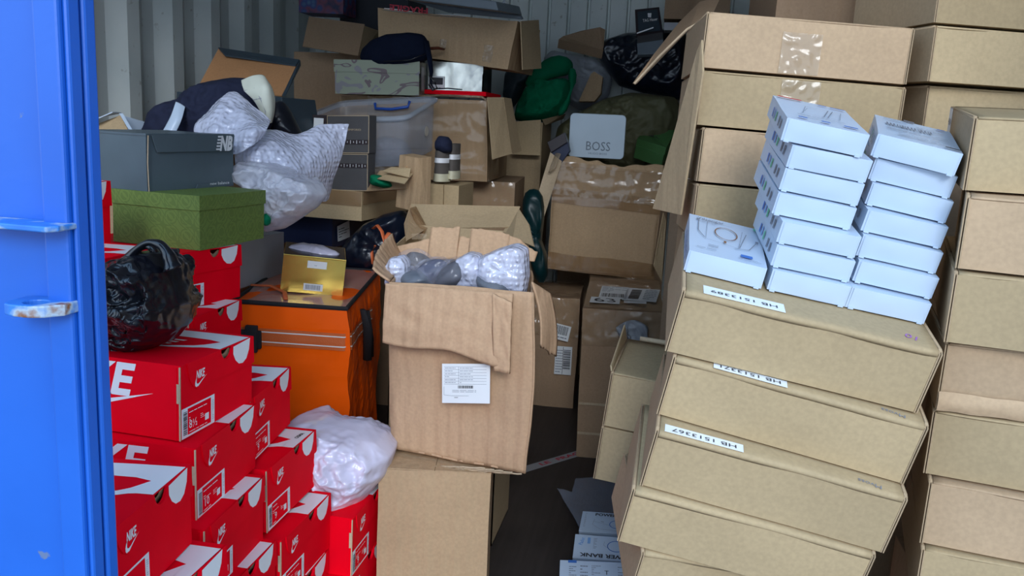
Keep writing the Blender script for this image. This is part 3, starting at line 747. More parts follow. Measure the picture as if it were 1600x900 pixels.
for i, k in enumerate(['C1', 'C2', 'C3', 'C4', 'C5']):
    M, w, d, h = pose(k)
    if k == 'C1': h -= .0005
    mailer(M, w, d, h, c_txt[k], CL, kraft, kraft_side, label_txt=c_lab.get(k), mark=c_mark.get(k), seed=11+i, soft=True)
M5 = pose('C5')[0]
pile(.235, 1.50, .442, .25, .25, 'plain carton under the leaning stack')
AL = 'cartons of the upright stack behind the white boxes'
a_txt = ['brown carton with a square of shiny tape, topmost of the stack behind the white boxes', 'brown carton second down behind the white boxes, tape showing above the highest one',
         'brown carton with a diagonal crease, third down behind the white boxes', 'brown carton fourth down behind the white boxes, just above the ring-print white box']
a_tape = {'A1': [('F', .142, .004, .215, .078, tape_clear)], 'A2': [('F', .150, .045, .222, .099, tape_clear)]}
for i, k in enumerate(['A1', 'A2', 'A3', 'A4']):
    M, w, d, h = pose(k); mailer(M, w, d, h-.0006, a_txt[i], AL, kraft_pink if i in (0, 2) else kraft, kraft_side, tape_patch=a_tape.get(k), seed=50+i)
M, w, d, h = pose('A4')
mailer(M @ Matrix.Translation((0.005, 0, -h-.001)), w, d, h, 'brown carton fifth down behind the white boxes, mostly hidden', AL, kraft, kraft_side, seed=57)
# small white sticker on the side of the top one
EL = 'cartons of the far right stacks'
e_txt = {'E0': 'brown carton cut by the top edge of the photo at the right', 'E1': 'brown carton directly below the one cut by the top edge, far right', 'E2': 'brown carton third down at the top right, behind the nearer right stack',
 'E3': 'brown carton with a small white side label, topmost of the nearer right stack', 'E4': 'pinkish brown carton second from the top of the nearer right stack',
 'E5': 'brown carton third from the top of the nearer right stack', 'E6': 'brown carton with a crumpled lower edge, fourth down in the nearer right stack',
 'E7': 'brown carton fifth down in the nearer right stack, under the crumpled one', 'E8': 'pinkish brown carton sixth down in the nearer right stack', 'E9': 'brown carton at the bottom right corner of the photo'}
e_tape = {'E0': [('F', .305, .0, .372, .10, tape)], 'E1': [('F', .300, .0, .372, .10, tape)], 'E2': [('F', .290, .0, .372, .10, tape)]}
for i, k in enumerate(['E0', 'E1', 'E2', 'E3', 'E4', 'E5', 'E6', 'E7', 'E8', 'E9']):
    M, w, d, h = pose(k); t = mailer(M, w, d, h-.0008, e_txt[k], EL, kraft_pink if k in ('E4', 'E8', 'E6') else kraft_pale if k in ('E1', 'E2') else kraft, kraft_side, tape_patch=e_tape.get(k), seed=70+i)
    if k == 'E3':
        L = faces(w, d, h)['L']; q = MB(); q.rect(L, .002, .03, .045, h-.004, .0016, 0); q.text(L.sub(.024, h*.75), '4510A', .016, .0022, 1, w=.036); tag(q.build('label', [label_w, ink], t), 'white side label')
    if k == 'E6':
        q = MB(); f = field(9, .006, 24.)
        q.grid(lambda a, b: Vector(((a-.5)*w, -d/2-.0015-.004*math.sin(b*math.pi), .001+.030*b))+Vector((0, -abs(f((a*.4, b*.1, 0)).y)*.6, f((a*.4, b*.1, 3)).z*.6)), 40, 6); q.build('crumpled_edge', kraft_pink, t, smooth=True)
VL = 'two small cartons standing low behind the leaning stack'
for i, k in enumerate(['V1', 'V2']):
    M, w, d, h = pose(k)
    t = mailer(M, w, d, h-.0008, ['small brown carton with raised side flap and purple mark, left of the leaning stack', 'small brown carton under the one with the raised side flap'][i], VL, kraft, kraft_side, mark=('9', w*.55, d*.62, .028, ink_purple, 3.3) if i == 0 else None, seed=90+i)
    if i == 0:
        q = MB(); q.panel([(-w/2-.002, -d/2+.004, h-.001), (-w/2-.002, d/2-.01, h-.001), (-w/2-.010, d/2-.03, h+.035), (-w/2-.006, -d/2+.015, h+.006)], .003); q.build('side_flap', kraft_pale, t)
        q = MB(); q.tube([(-w/2+.03, d/2-.006, h+.004), (0, d/2-.004, h+.006), (w/2-.01, d/2-.006, h+.003)], .006, 6); q.build('torn_tape_edge', kraft_edge, t, smooth=True)

# ------------------------------------------------------------------ white power bank boxes
WL = 'white boxes stacked on the leaning cartons'
def white_box(key, label, top=None, side=None, dent=0, name='white_box', group=WL):
    M, w, d, h = pose(key); h -= .0006
    t = thing(name, M, label, 'box', group); F = faces(w, d, h)
    rnd = random.Random(sum(map(ord, key)))
    q = MB(); ff = field(rnd.random()*50, .0009, 14.)
    q.softbox(w-.001, d-.001, h-.0022, seg=.02, disp=ff, z0=.0008); o = q.build('body', white_bd, t, bevel=.0008)
    q = MB(); fr = F['F']   # end flap with its two little cut corners
    def flap(a, b):
        x = .0035+(w-.007)*a; bul = .0012*math.sin(a*math.pi)*math.sin(b*math.pi)+.0006*noise.noise(Vector((a*4, b*2, rnd.random()*0+dent)))
        return fr.p(x, .0012+(h-.0024)*b, .0008+bul)
    q.grid(flap, 16, 5); q.build('end_flap', white_bd, t, smooth=True)
    for x in (.004, w-.012): q = MB(); q.prism(fr, [(x, -.0004), (x+.008, -.0004), (x+.008, .003), (x, .003)], .0012, .0022); q.build('flap_tab', white_bd, t)
    if side:
        L = F['L']; q = MB(); cols = [0, 1, 2, 3]
        for i, (u, c) in enumerate(side): q.rect(L, d-u-.008, h*.30, d-u, h*.72, .0014, c)
        q.build('side_print', [ink_soft, ink_green, ink_lblue, ink_blue], t)
    if top:
        q = MB(); top(q, F['T'], w, d, rnd); q.build('top_print', [ink_soft, ink_blue, bronze, ink_green, ink_red, ink], t)
    return t
def top_phone(q, T, w, d, rnd):
    o = .0014
    q.rect(T, .006, d*.90, .045, d*.945, o, 4)
    pts = [(.030, d*.30), (.044, d*.66), (.100, d*.66), (.086, d*.30)]; q.stroke(T, pts, .0008, o, 0, True)
    q.stroke(T, [(.062, d*.30), (.080, d*.66)], .0014, o, 0); q.stroke(T, [(.068, d*.30), (.087, d*.66)], .0014, o, 0); q.stroke(T, [(.035, d*.40), (.045, d*.58), (.060, d*.60)], .0006, o, 0)
    for x in (.07, .09, .10): q.rect(T, x, d*.86, x+.014, d*.89, o, 1)
    lines(q, T, .02, d*.17, w-.03, d*.24, 3, 0, rnd, o)
    for x in (.018, .052, .085, w-.028): q.rect(T, x, d*.07, x+.013, d*.11, o, 1)
def top_codes(q, T, w, d, rnd):
    o = .0014; lines(q, T, .012, d*.78, .05, d*.88, 4, 0, rnd, o); q.rect(T, .045, d*.92, .062, d*.96, o, 0)
    lines(q, T, .062, d*.62, .105, d*.74, 4, 0, rnd, o); barcode(q, T, .015, d*.52, .085, d*.62, 0, rnd, False, o)
    lines(q, T, .015, d*.30, .105, d*.44, 5, 0, rnd, o); lines(q, T, .03, d*.10, w-.01, d*.20, 3, 0, rnd, o)
    q.rect(T, w-.024, d*.86, w-.012, d*.90, o, 1); q.rect(T, w-.025, d*.04, w-.004, d*.08, o, 5)
def top_ring(q, T, w, d, rnd):
    o = .0014; q.text(T.sub(.036, d*.88), 'Yilsenger', .016, o, 0, bold=.01, w=.046); lines(q, T, .014, d*.79, .045, d*.82, 1, 0, rnd, o)
    cx, cy = w*.50, d*.60
    q.stroke(T, [(cx+.018*math.cos(a), cy+.030*math.sin(a)) for a in [2*math.pi*i/28 for i in range(28)]], .0020, o, 2, True)
    q.rect(T, cx-.005, cy-.048, cx-.001, cy-.038, o, 2)
    q.stroke(T, [(cx-.034, cy-.045), (cx-.030, cy+.045), (cx+.012, cy+.045)], .0006, o, 0); q.stroke(T, [(cx-.034, cy-.045), (cx+.018, cy-.060), (cx+.028, cy+.030)], .0006, o, 0)
    q.stroke(T, [(cx+.020, cy-.055), (cx+.034, cy+.020)], .0012, o, 0); q.stroke(T, [(cx-.045, cy+.040), (cx-.046, cy-.010), (cx-.036, cy-.040)], .0014, o, 0)
    q.stroke(T, [(cx+.012, cy-.062), (cx+.035, cy-.055), (cx+.048, cy-.015)], .0014, o, 0)
    for x, y in ((cx-.046, cy+.048), (cx+.050, cy-.008)): q.rect(T, x-.0025, y-.004, x+.0025, y+.004, o, 0)
    lines(q, T, .03, d*.17, w-.03, d*.24, 2, 0, rnd, o); lines(q, T, .012, d*.10, .06, d*.13, 1, 0, rnd, o); q.rect(T, w-.040, d*.10, w-.022, d*.16, o, 1); lines(q, T, w-.045, d*.04, w-.006, d*.08, 2, 0, rnd, o)
    q.rect(T, w-.012, d*.88, w-.004, d*.94, o, 3)
sd = [(.03, 0), (.05, 0), (.085, 1), (.105, 2), (.122, 3)]
seq = ['W1a', 'W1b', 'W1c', 'W1d', 'W1e', 'W1f', 'W1g']
pos = ['topmost', 'second', 'third', 'fourth', 'fifth', 'sixth', 'lowest']
for i, k in enumerate(seq): white_box(k, 'white box with a phone drawing on top, topmost of the left white stack' if i == 0 else 'plain white box, %s from the top of the left white stack' % pos[i] if i < 6 else 'lowest plain white box of the left white stack', top=top_phone if i == 0 else None, side=sd, dent=i)
for i, k in enumerate(['W2a', 'W2b', 'W2c', 'W2d', 'W2e', 'W2f', 'W2g']): white_box(k, 'white box with barcodes on top, topmost of the right white stack' if i == 0 else 'plain white box, %s from the top of the right white stack' % pos[i] if i < 6 else 'lowest plain white box of the right white stack', top=top_codes if i == 0 else None, side=sd, dent=i+9)
white_box('W3', 'white box with a ring charger drawing, alone left of the white stacks', top=top_ring, side=[(.02, 3), (.045, 3), (.07, 3), (.095, 3), (.12, 3)], dent=33)
# power bank boxes on the floor
def top_p1(q, T, w, d, rnd):
    o = .0012; q.text(T.sub(w*.55, d*.86), 'POWER BANK', .016, o, 5, bold=.03, w=.118)
    q.stroke(T, [(.108+.022*math.cos(2*math.pi*i/24), d*.42+.017*math.sin(2*math.pi*i/24)) for i in range(24)], .0022, o, 1, True)
    q.stroke(T, [(.040, d*.62), (.036, d*.35), (.060, d*.15), (.12, d*.10)], .0007, o, 0); q.stroke(T, [(.040, d*.50), (.10, d*.32)], .0007, o, 0); q.stroke(T, [(.060, d*.52), (.068, d*.50)], .0018, o, 0)
    lines(q, T, .010, d*.2, .016, d*.9, 16, 0, rnd, o)
def top_p2(q, T, w, d, rnd):
    o = .0012; q.text(T.sub(w*.53, d*.15, math.pi), 'POWER BANK', .018, o, 5, bold=.03, w=.155)
    q.stroke(T, [(.118+.024*math.cos(2*math.pi*i/24), d*.58+.019*math.sin(2*math.pi*i/24)) for i in range(24)], .0022, o, 1, True)
    q.text(T.sub(.021, d*.72, 1.35), 'Pador.', .016, o, 3, bold=.02, w=.030); q.rect(T, .037, d*.62, .045, d*.88, o, 3); lines(q, T, .054, d*.42, .064, d*.88, 8, 0, rnd, o)
    q.stroke(T, [(.085, d*.75), (.083, d*.60), (.10, d*.45)], .0006, o, 0); q.rect(T, .158, d*.55, .168, d*.58, o, 1)
def top_p3(q, T, w, d, rnd):
    o = .0012; q.rect(T, .022, d*.90, .045, d*.995, o, 1); lines(q, T, .025, d*.35, .045, d*.80, 6, 0, rnd, o); lines(q, T, .055, d*.3, .075, d*.85, 5, 0, rnd, o)
    lines(q, T, .085, d*.3, .11, d*.85, 9, 0, rnd, o); lines(q, T, .155, d*.3, .172, d*.85, 6, 0, rnd, o); q.text(T.sub(.125, d*.6), 'T', .02, o, 5)
def power_box(key, label, top):
    M, w, d, h = pose(key)
    t = thing('power_bank_box', M, label, 'box', 'power bank boxes on the floor'); F = faces(w, d, h)
    q = MB(); q.box(-w/2, -d/2, 0, w/2, d/2, h); q.build('body', white_bd, t, bevel=.001)
    q = MB(); top(q, F['T'], w, d, random.Random(3)); q.build('top_print', [ink_soft, ink_blue, bronze, ink_lblue, ink_red, ink], t)
power_box('P1', 'white box reading POWER with a blue ring, furthest of the boxes on the floor', top_p1)
power_box('P2', 'white box with POWER BANK upside down, middle of the boxes on the floor', top_p2)
power_box('P3', 'white box with small print and a blue tab, nearest of the boxes on the floor', top_p3)
# ------------------------------------------------------------------ soft shapes
def hit_poly(poly, c, t):
    dx, dy = math.cos(t), math.sin(t); best = None
    n = len(poly)
    for i in range(n):
        x1, y1 = poly[i]; x2, y2 = poly[(i+1) % n]; ex_, ey_ = x2-x1, y2-y1; de = dx*ey_-dy*ex_
        if abs(de) < 1e-12: continue
        s_ = ((x1-c[0])*ey_-(y1-c[1])*ex_)/de; u_ = ((x1-c[0])*dy-(y1-c[1])*dx)/de
        if s_ > 0 and -1e-6 <= u_ <= 1+1e-6 and (best is None or s_ > best): best = s_
    return best or .001
def mound(name, px, Y, depth, mat, seed=0, amp=.012, scale=6., fine=.0, back=None, lean=0., nu=96, nv=30, power=.5, parent=None, centre=None, crease=True, subsurf=0):
    'a soft body: silhouette at distance Y, real thickness in front and behind, folds all over'
    P = [at(x, y, Y) for x, y in px]; poly = [(p.x, p.z) for p in P]
    c = centre and (at(*centre, Y).x, at(*centre, Y).z) or (sum(p[0] for p in poly)/len(poly), sum(p[1] for p in poly)/len(poly))
    back = depth if back is None else back; q = MB()
    zlo = min(p[1] for p in poly)
    rad = [hit_poly(poly, c, 2*math.pi*i/nu) for i in range(nu)]
    rad = [(rad[i-1]+2*rad[i]+rad[(i+1) % nu])/4 for i in range(nu)]
    def P3(i, j, sgn):
        rho = math.sin(math.pi/2*j/nv); t = 2*math.pi*i/nu; r = rad[i % nu]*rho
        x = c[0]+math.cos(t)*r; z = c[1]+math.sin(t)*r
        dep = (depth if sgn < 0 else back)*max(0., 1-rho**2)**power
        p = Vector((x, Y+sgn*dep+lean*(z-zlo), z))
        k = min(1, (1-rho)*5+.15)
        dv = creased(p, seed, scale, amp) if crease else amp*noise.noise(p*scale+Vector((seed, 0, 0)))
        p.y += sgn*dv*k; p.z += dv*.35*k
        if fine: p += noise.noise_vector(p*scale*6)*fine*k
        return p
    for sgn in (-1, 1):
        vs = [P3(0, 0, sgn)]; 
        for j in range(1, nv+1): vs += [P3(i, j, sgn) if j < nv else P3(i, j, -1) for i in range(nu)]
        fs = []
        for i in range(nu):
            k = (i+1) % nu; fs.append((0, 1+k, 1+i) if sgn > 0 else (0, 1+i, 1+k))
            for j in range(nv-1):
                a, b, d_, e = 1+j*nu+i, 1+j*nu+k, 1+(j+1)*nu+k, 1+(j+1)*nu+i
                fs.append((a, b, d_, e) if sgn > 0 else (a, e, d_, b))
        q.add(vs, fs)
    return q.build(name, mat, parent, smooth=True, merge=True, subsurf=subsurf)
def cr(p0, p1, p2, p3, t):
    return .5*((2*p1)+(p2-p0)*t+(2*p0-5*p1+4*p2-p3)*t*t+(3*p1-p0-3*p2+p3)*t*t*t)
def sheet(name, rows, mat, nu=60, nv=40, amp=.006, scale=8., seed=0, solid=.003, parent=None, crease=True):
    'a draped sheet through rows of (px, py, Y) control points'
    G_ = [[at(*p) for p in r] for r in rows]; m, n = len(G_), len(G_[0])
    def g(j, i): return G_[max(0, min(m-1, j))][max(0, min(n-1, i))]
    def fn(a, b):
        u = a*(n-1); i = min(int(u), n-2); u -= i; v = b*(m-1); j = min(int(v), m-2); v -= j
        R_ = [cr(g(jj, i-1), g(jj, i), g(jj, i+1), g(jj, i+2), u) for jj in (j-1, j, j+1, j+2)]
        p = cr(*R_, v); dv = creased(p, seed, scale, amp) if crease else 0
        return p+Vector((dv*.3, -dv, dv*.4))+noise.noise_vector(p*14+Vector((seed, 0, 0)))*amp*.4
    q = MB(); q.grid(fn, nu, nv); return q.build(name, mat, parent, smooth=True, solid=solid)

# ------------------------------------------------------------------ boxes on the left heap
def lid_box(M, w, d, h, label, cat, mat, name, lidh=.35, over=.003, seed=1, group=None, wear=.0015, bevel=.0012, tape_=False, inner=None):
    t = thing(name, M, label, cat, group); f = field(seed, wear, 8.)
    q = MB(); q.softbox(w-over*2, d-over*2, h-.002, seg=.04, disp=f); q.build('body', mat, t, bevel=bevel)
    q = MB(); q.softbox(w, d, h*lidh, seg=.04, disp=f, z0=h*(1-lidh)); q.build('lid', mat, t, bevel=bevel)
    return t, faces(w, d, h)
M, w, d, h = pose('GUC')
gt, GF = lid_box(M, w, d, h, 'green box with a damask pattern, under the slate grey shoe box', 'box', 'green_damask_board', 'patterned_gift_box', .27, seed=3)
M, w, d, h = pose('NB')
nb = thing('slate_shoe_box', M, 'slate grey shoe box with a white NB logo, on top of the green patterned box', 'shoe box'); F = faces(w, d, h)
q = MB(); q.softbox(w-.004, d-.004, h-.003, seg=.04, disp=field(8, .002, 7.)); q.build('body', slate, nb)
q = MB(); q.softbox(w, d, .005, seg=.04, z0=h-.005, disp=field(8, .002, 7.))
fr = F['R']; q.prism(fr, [(.05*d, h-.003), (.10*d, h*.68), (.97*d, h*.68), (1.0*d, h-.003)], .0008, .0032); q.build('lid', slate, nb, bevel=.0006)
q = MB(); lo = fr.sub(d*.865, h*.83)
q.text(lo.sub(.006, 0), 'NB', .05, .0045, 0, bold=.05, shear=.3, w=.052)
for k in range(5): q.rect(lo, -.034+.002*k, -.017+.008*k, -.016+.0025*k, -.013+.008*k, .0045, 0)
tag(q.build('logo', white_pr, nb), 'white logo'); q = MB(); q.text(fr.sub(d*.80, h*.075), 'new balance', .011, .004, 0, w=.075); tag(q.build('wordmark', white_pr, nb), 'white lettering')
q = MB(); q.tube([fr.p(.004, .0, .001), fr.p(.001, h*.5, .002), fr.p(.006, h*.97, .001)], .0012, 6); q.build('scuffed_corner', kraft_edge, nb)
q = MB(); q.prism(fr, [(d*.52, 0), (d*.73, 0), (d*.715, .011), (d*.54, .011)], .0, .0026); q.build('bottom_tab', slate, nb)

M, w, d, h = pose('GOLD')
M = M @ Matrix.Translation((0, 0, .004))
gd = thing('gold_gift_box', M, 'shiny gold box standing on the orange delivery bag', 'box'); F = faces(w, d, h)
q = MB(); q.softbox(w, d, h-.002, seg=.04, disp=field(4, .0015, 9.)); q.build('body', gold, gd, bevel=.001)
q = MB(); q.box(-w/2+.002, -d/2+.002, h-.002, w/2-.002, d/2-.002, h); q.tube([(-w/2, -d/2, h), (w/2, -d/2, h)], .0015, 6, 1); q.build('lid', [black_gl, gold], gd)
q = MB(); q.rect(F['F'], w*.39, h*.70, w*.70, h*.90, .0022, 0); q.rect(F['F'], w*.36, h*.08, w*.67, h*.27, .0022, 0); lines(q, F['F'], w*.50, h*.76, w*.58, h*.80, 1, 1, rndn, .0028)
barcode(q, F['F'], w*.39, h*.11, w*.64, h*.24, 1, rndn, False, .0028); tag(q.build('label', [label_w, ink_soft], gd), 'white barcode labels')
o = mound('crumpled_tissue', [(448, 383), (470, 381), (500, 384), (532, 396), (535, 404), (505, 400), (480, 408), (455, 402)], 2.50, .03, whitebag, seed=4, amp=.02, scale=14, nu=48, nv=14)
tag(o, 'crumpled white tissue lying on the gold box', 'tissue paper')

# orange delivery bag
M, w, d, h = pose('BAG'); bagt = thing('insulated_delivery_bag', M, 'orange insulated delivery bag with a clear lid, left of the large open carton', 'delivery bag')
F = faces(w, d, h)
bf = lambda p: Vector((creased((p.x*.8, p.y*.8, p.z*.25), 3, 6, .016)*(1 if abs(p.x) > w/2-.01 else 0), -abs(creased((p.x, 0, p.z*.7), 5, 4, .008))*(1 if p.y < -d/2+.01 else 0), 0)) if p.z < h-.03 and abs(abs(p.x)-w/2) < .01 or (p.y < -d/2+.01 and p.z < h-.03) else Vector()
def bagdisp(p):
    k = min(1, max(0, (h-p.z)/.06)); v = Vector()
    if p.x > w/2-.002: v.x += creased((p.x, p.y*1.4+p.z*.5, p.z*.35), 3, 5, .020)*k
    if p.y < -d/2+.002: v.y -= creased((p.x*.7, 0, p.z), 5, 4, .007)*k
    return v
q = MB(); q.softbox(w, d, h, seg=.016, disp=bagdisp); q.build('body', orange, bagt, smooth=False)
q = MB(); q.tube([(-w/2, -d/2, h), (w/2, -d/2, h), (w/2, d/2, h), (-w/2, d/2, h), (-w/2, -d/2, h)], .007, 6, 0); q.build('black_rim', webbing, bagt)
q = MB(); q.grid(lambda a, b: ((a-.5)*w*.98, (b-.5)*d*.98, h+.002+.008*noise.noise(Vector((a*4, b*4, 2)))), 20, 24); q.build('clear_lid_panel', clear_lid, bagt, smooth=True)
q = MB(); q.tube([(-w*.50, -d*.2, h+.012), (-w*.3, -d*.22, h+.016), (-w*.12, -d*.34, h+.014), (-w*.06, -d*.45, h+.010)], .007, 8, 0, .5); q.build('carry_strap', orange_str, bagt, smooth=True)
q = MB(); zb = h-.125
def band(a, b):
    tt = a*(w+d*.6); zz = zb+.052*b
    p = Vector((-w/2+tt, -d/2-.0035, zz)) if tt < w else Vector((w/2+.0035, -d/2+(tt-w), zz+.0*(tt-w)))
    return p+bagdisp(Vector((p.x if tt < w else w/2, p.y if tt >= w else -d/2, zz)))
q.grid(band, 60, 4); q.build('band', orange_band, bagt, smooth=True)
q = MB()
for zz0 in (.010, .040):
    q.grid(lambda a, b: band(a, (zz0+.0035*b)/.052)+Vector((.0012 if a*(w+d*.6) >= w else 0, -.0012 if a*(w+d*.6) < w else 0, 0)), 60, 1)
q.build('reflective_piping', reflect, bagt, smooth=True)
q = MB(); q.box(-w/2+.005, -d/2-.016, zb-.010, -w/2+.085, -d/2-.002, zb+.045); q.box(-w/2+.040, -d/2-.022, zb-.02, -w/2+.075, -d/2-.006, zb+.060); q.build('buckle', webbing, bagt, bevel=.003)
q = MB(); y_ = -d/2+.16; q.tube([(w/2+.020, y_, zb+.085), (w/2+.034, y_+.02, zb+.02), (w/2+.030, y_+.05, zb-.09)], [.012, .016, .014], 8, 0, .5); q.tube([(w/2+.02, y_+.09, zb+.06), (w/2+.032, y_+.1, zb-.03), (w/2+.03, y_+.12, zb-.10)], .009, 8, 0, .5); q.build('side_strap', webbing, bagt, smooth=True)
M, w, d, h = pose('GREY'); q = MB(); q.softbox(w, d, h, seg=.04, disp=field(5, .002, 6.)); o = q.build('grey_white_box', grey_bd, mw=M, bevel=.001); tag(o, 'plain pale grey box at the back left of the orange bag', 'box')

# white plastic bag on the shoe boxes
o = mound('white_plastic_bag', [(455, 655), (500, 655), (560, 672), (592, 690), (612, 712), (604, 740), (580, 770), (548, 800), (530, 812), (514, 790), (505, 760), (500, 730), (470, 700), (452, 680)], 1.86, .10, whitebag, seed=6, amp=.050, scale=9, fine=.003, back=.14, nu=150, nv=60, power=.45)
tag(o, 'milky white plastic bag slumped on the rightmost red shoe box', 'plastic bag')
# black bin liner bag
bb = thing('black_plastic_bag', at(215, 545, 1.36), 'crumpled black plastic carrier bag on the size 8 red shoe box', 'plastic bag'); bz = bb.location.copy()
o = mound('sack', [(152, 470), (160, 440), (185, 408), (215, 396), (250, 395), (270, 415), (284, 455), (291, 480), (288, 512), (270, 532), (235, 546), (190, 552), (155, 552), (140, 530), (136, 500)], 1.36, .085, blackbag, seed=2, amp=.055, scale=13, fine=.005, back=.06, nu=180, nv=70, power=.40)
o.parent = bb; o.matrix_parent_inverse = Matrix.Translation(-bz)
for hh, pts in enumerate([[(196, 424), (206, 398), (228, 380), (248, 381), (262, 396), (272, 424)], [(178, 430), (196, 405), (222, 386), (238, 388), (244, 405), (246, 432)]]):
    PP = [at(x, y, 1.33+.035*hh) for x, y in pts]; q = MB(); rr = [.022, .011, .008, .009, .013, .022] if not hh else [.016, .010, .008, .008, .009, .014]
    dense = []
    for i in range(len(PP)-1):
        for k in range(6): dense.append((cr(PP[max(i-1, 0)], PP[i], PP[i+1], PP[min(i+2, 5)], k/6), rr[i]*(1-k/6)+rr[i+1]*k/6))
    q.tube([a for a, b in dense], [b*(1+.35*noise.noise(a*60)) for a, b in dense], 12, 0, .7)
    o = q.build('bag_handle', blackbag, smooth=True); o.parent = bb; o.matrix_parent_inverse = Matrix.Translation(-bz)

# ------------------------------------------------------------------ the large open carton in the middle
M, w, d, h = pose('K0')
k0 = carton_simple(M, w, d, h, 'plain tall brown carton standing under the large open carton', kraft_flute, name='carton')
KLF, KRF, KRB_, KLB_ = at(608, 440, 1.93), at(835, 455, 1.90), at(826, 735, 1.92), at(612, 724, 1.95)
zb = .441; zt = (KLF.z+KRF.z)/2
bl, br = Vector((KLB_.x, 1.95, zb)), Vector((at(822, 735, 1.90).x, 1.905, zb))
tl, tr = KLF, KRF
dep = Vector((-.055, .30, 0))  # direction of the left side, going back
kc = (bl+br)/2; kt = thing('large_open_carton', Matrix.Translation((kc.x, kc.y+.15, zb)), 'large worn brown carton with open torn flaps, full of bubble-wrapped parcels', 'carton'); KO = kt.location.copy()
kf0 = field(21, .006, 4., .35); kf = lambda p: kf0(p)+Vector((0, -.0035*(1-2*abs(noise.noise(Vector((p.x*26, 3, 1))))), 0))
def kP(s_, t_, b):   # s_: 0..1 left-right, t_: 0..1 front-back, b: 0..1 height
    f0 = bl.lerp(br, s_).lerp(tl.lerp(tr, s_), b)
    dp = Vector((-.060+.012*b, .27, 0)).lerp(Vector((-.045, .27, .0)), s_)
    p = f0+dp*t_; bul = math.sin(b*math.pi)
    p.x += (-.006 if s_ < .01 else .008 if s_ > .99 else 0)*bul; p.y += -.006*bul*(1 if t_ < .01 else 0)
    return p+kf(p)-KO
def kwall(nm, fn, nu, nv, mat=kraft_red, solid=.005):
    q = MB(); q.grid(fn, nu, nv); o = q.build(nm, mat, kt, smooth=True, solid=solid); return o
kwall('front_wall', lambda a, b: kP(a, 0, b), 34, 40); kwall('right_wall', lambda a, b: kP(1, a, b), 28, 40); kwall('left_wall', lambda a, b: kP(0, 1-a, b), 28, 40)
kwall('back_wall', lambda a, b: kP(1-a, 1, b), 34, 40); kwall('bottom', lambda a, b: kP(1-a, b, 0), 10, 10)
rnk = random.Random(8)
def torn(a, k=0., s_=40): return .010*noise.noise(Vector((a*s_, k, 0)))+.006*noise.noise(Vector((a*s_*3, k, 4)))
# front flap folded down outside
def frontflap(a, b):
    topL, topR = at(606, 441, 1.915)-KO, at(804, 458, 1.885)-KO
    L = .140+.008*a+.004*math.sin(a*9)+ (.018*max(0, a-.55)/.45)
    p = topL.lerp(topR, a); p.z -= L*b; p.y += -.012-.022*math.sin(min(1, b*1.2)*math.pi*.5)*(.5+.5*a)+.004*noise.noise(Vector((a*6, b*5, 3)))
    p.x += .0*b; return p
kwall('front_flap', frontflap, 40, 24)
# folded right end of that flap
def fl2(a, b):
    A_, B_ = at(772, 455, 1.88)-KO, at(803, 470, 1.87)-KO; C_, D2 = at(776, 575, 1.875)-KO, at(800, 580, 1.865)-KO
    p = A_.lerp(B_, a).lerp(C_.lerp(D2, a), b); p.y -= .020+.004*noise.noise(Vector((a*4, b*6, 9))); p.z += torn(a, 2, 10)*b*.3; return p
kwall('flap_corner', fl2, 10, 20)
# right flap hanging outwards, its foot torn
def rflap(a, b):
    A_, B_ = at(831, 440, 1.93)-KO, at(860, 458, 1.99)-KO; C_, D2 = at(842, 535, 1.92)-KO, at(866, 555, 1.99)-KO
    p = A_.lerp(B_, a).lerp(C_.lerp(D2, a), b); p.z += torn(a, 5, 30)*b; p.x += .008*math.sin(b*3); return p+kf(p+KO)*.6
kwall('right_flap', rflap, 12, 24)
# left flap spread out, torn edge
def lflap(a, b):
    A_ = (kP(0, 1-a, 1)); o_ = Vector((-.030-.012*math.sin(a*3), -.005, .030+.045*(1-a)*0+.050*(1-a)))
    p = A_+o_*b; p.z += torn(a, 7, 20)*b; p.x -= .010*math.sin(b*2)
    return p
kwall('left_flap', lflap, 30, 8)
# back flap standing up with a notch in its top edge
bA, bB = at(612, 404, 2.19)-KO, at(836, 408, 2.17)-KO
def bflap(a0, a1, top0, top1, nu):
    def fn(a, b):
        t_ = a0+(a1-a0)*a; p = bA.lerp(bB, t_).copy(); z1 = top0+(top1-top0)*a
        p.z = p.z*(1-b)+(z1-KO.z)*b; p.z += torn(t_, 9, 12)*b*.5; p.y += .02*b; p.x += .004*b; return p+kf(p+KO)*.5
    q = MB(); q.grid(fn, nu, 12); return q
zt_ = at(700, 356, 2.2).z
q1 = bflap(.25, .455, zt_-.002, zt_+.003, 12); q0 = bflap(0.0, .25, zt_-.060, zt_-.034, 10); q2 = bflap(.455, .535, zt_-.022, zt_-.022, 6); q3 = bflap(.535, .80, zt_+.004, zt_-.002, 12); q4 = bflap(.80, 1., zt_-.004, zt_-.045, 10)
for qq in (q0, q2, q3, q4): q1.add(qq.v, qq.f)
q1.build('back_flap', kraft_red, kt, smooth=True, solid=.005)
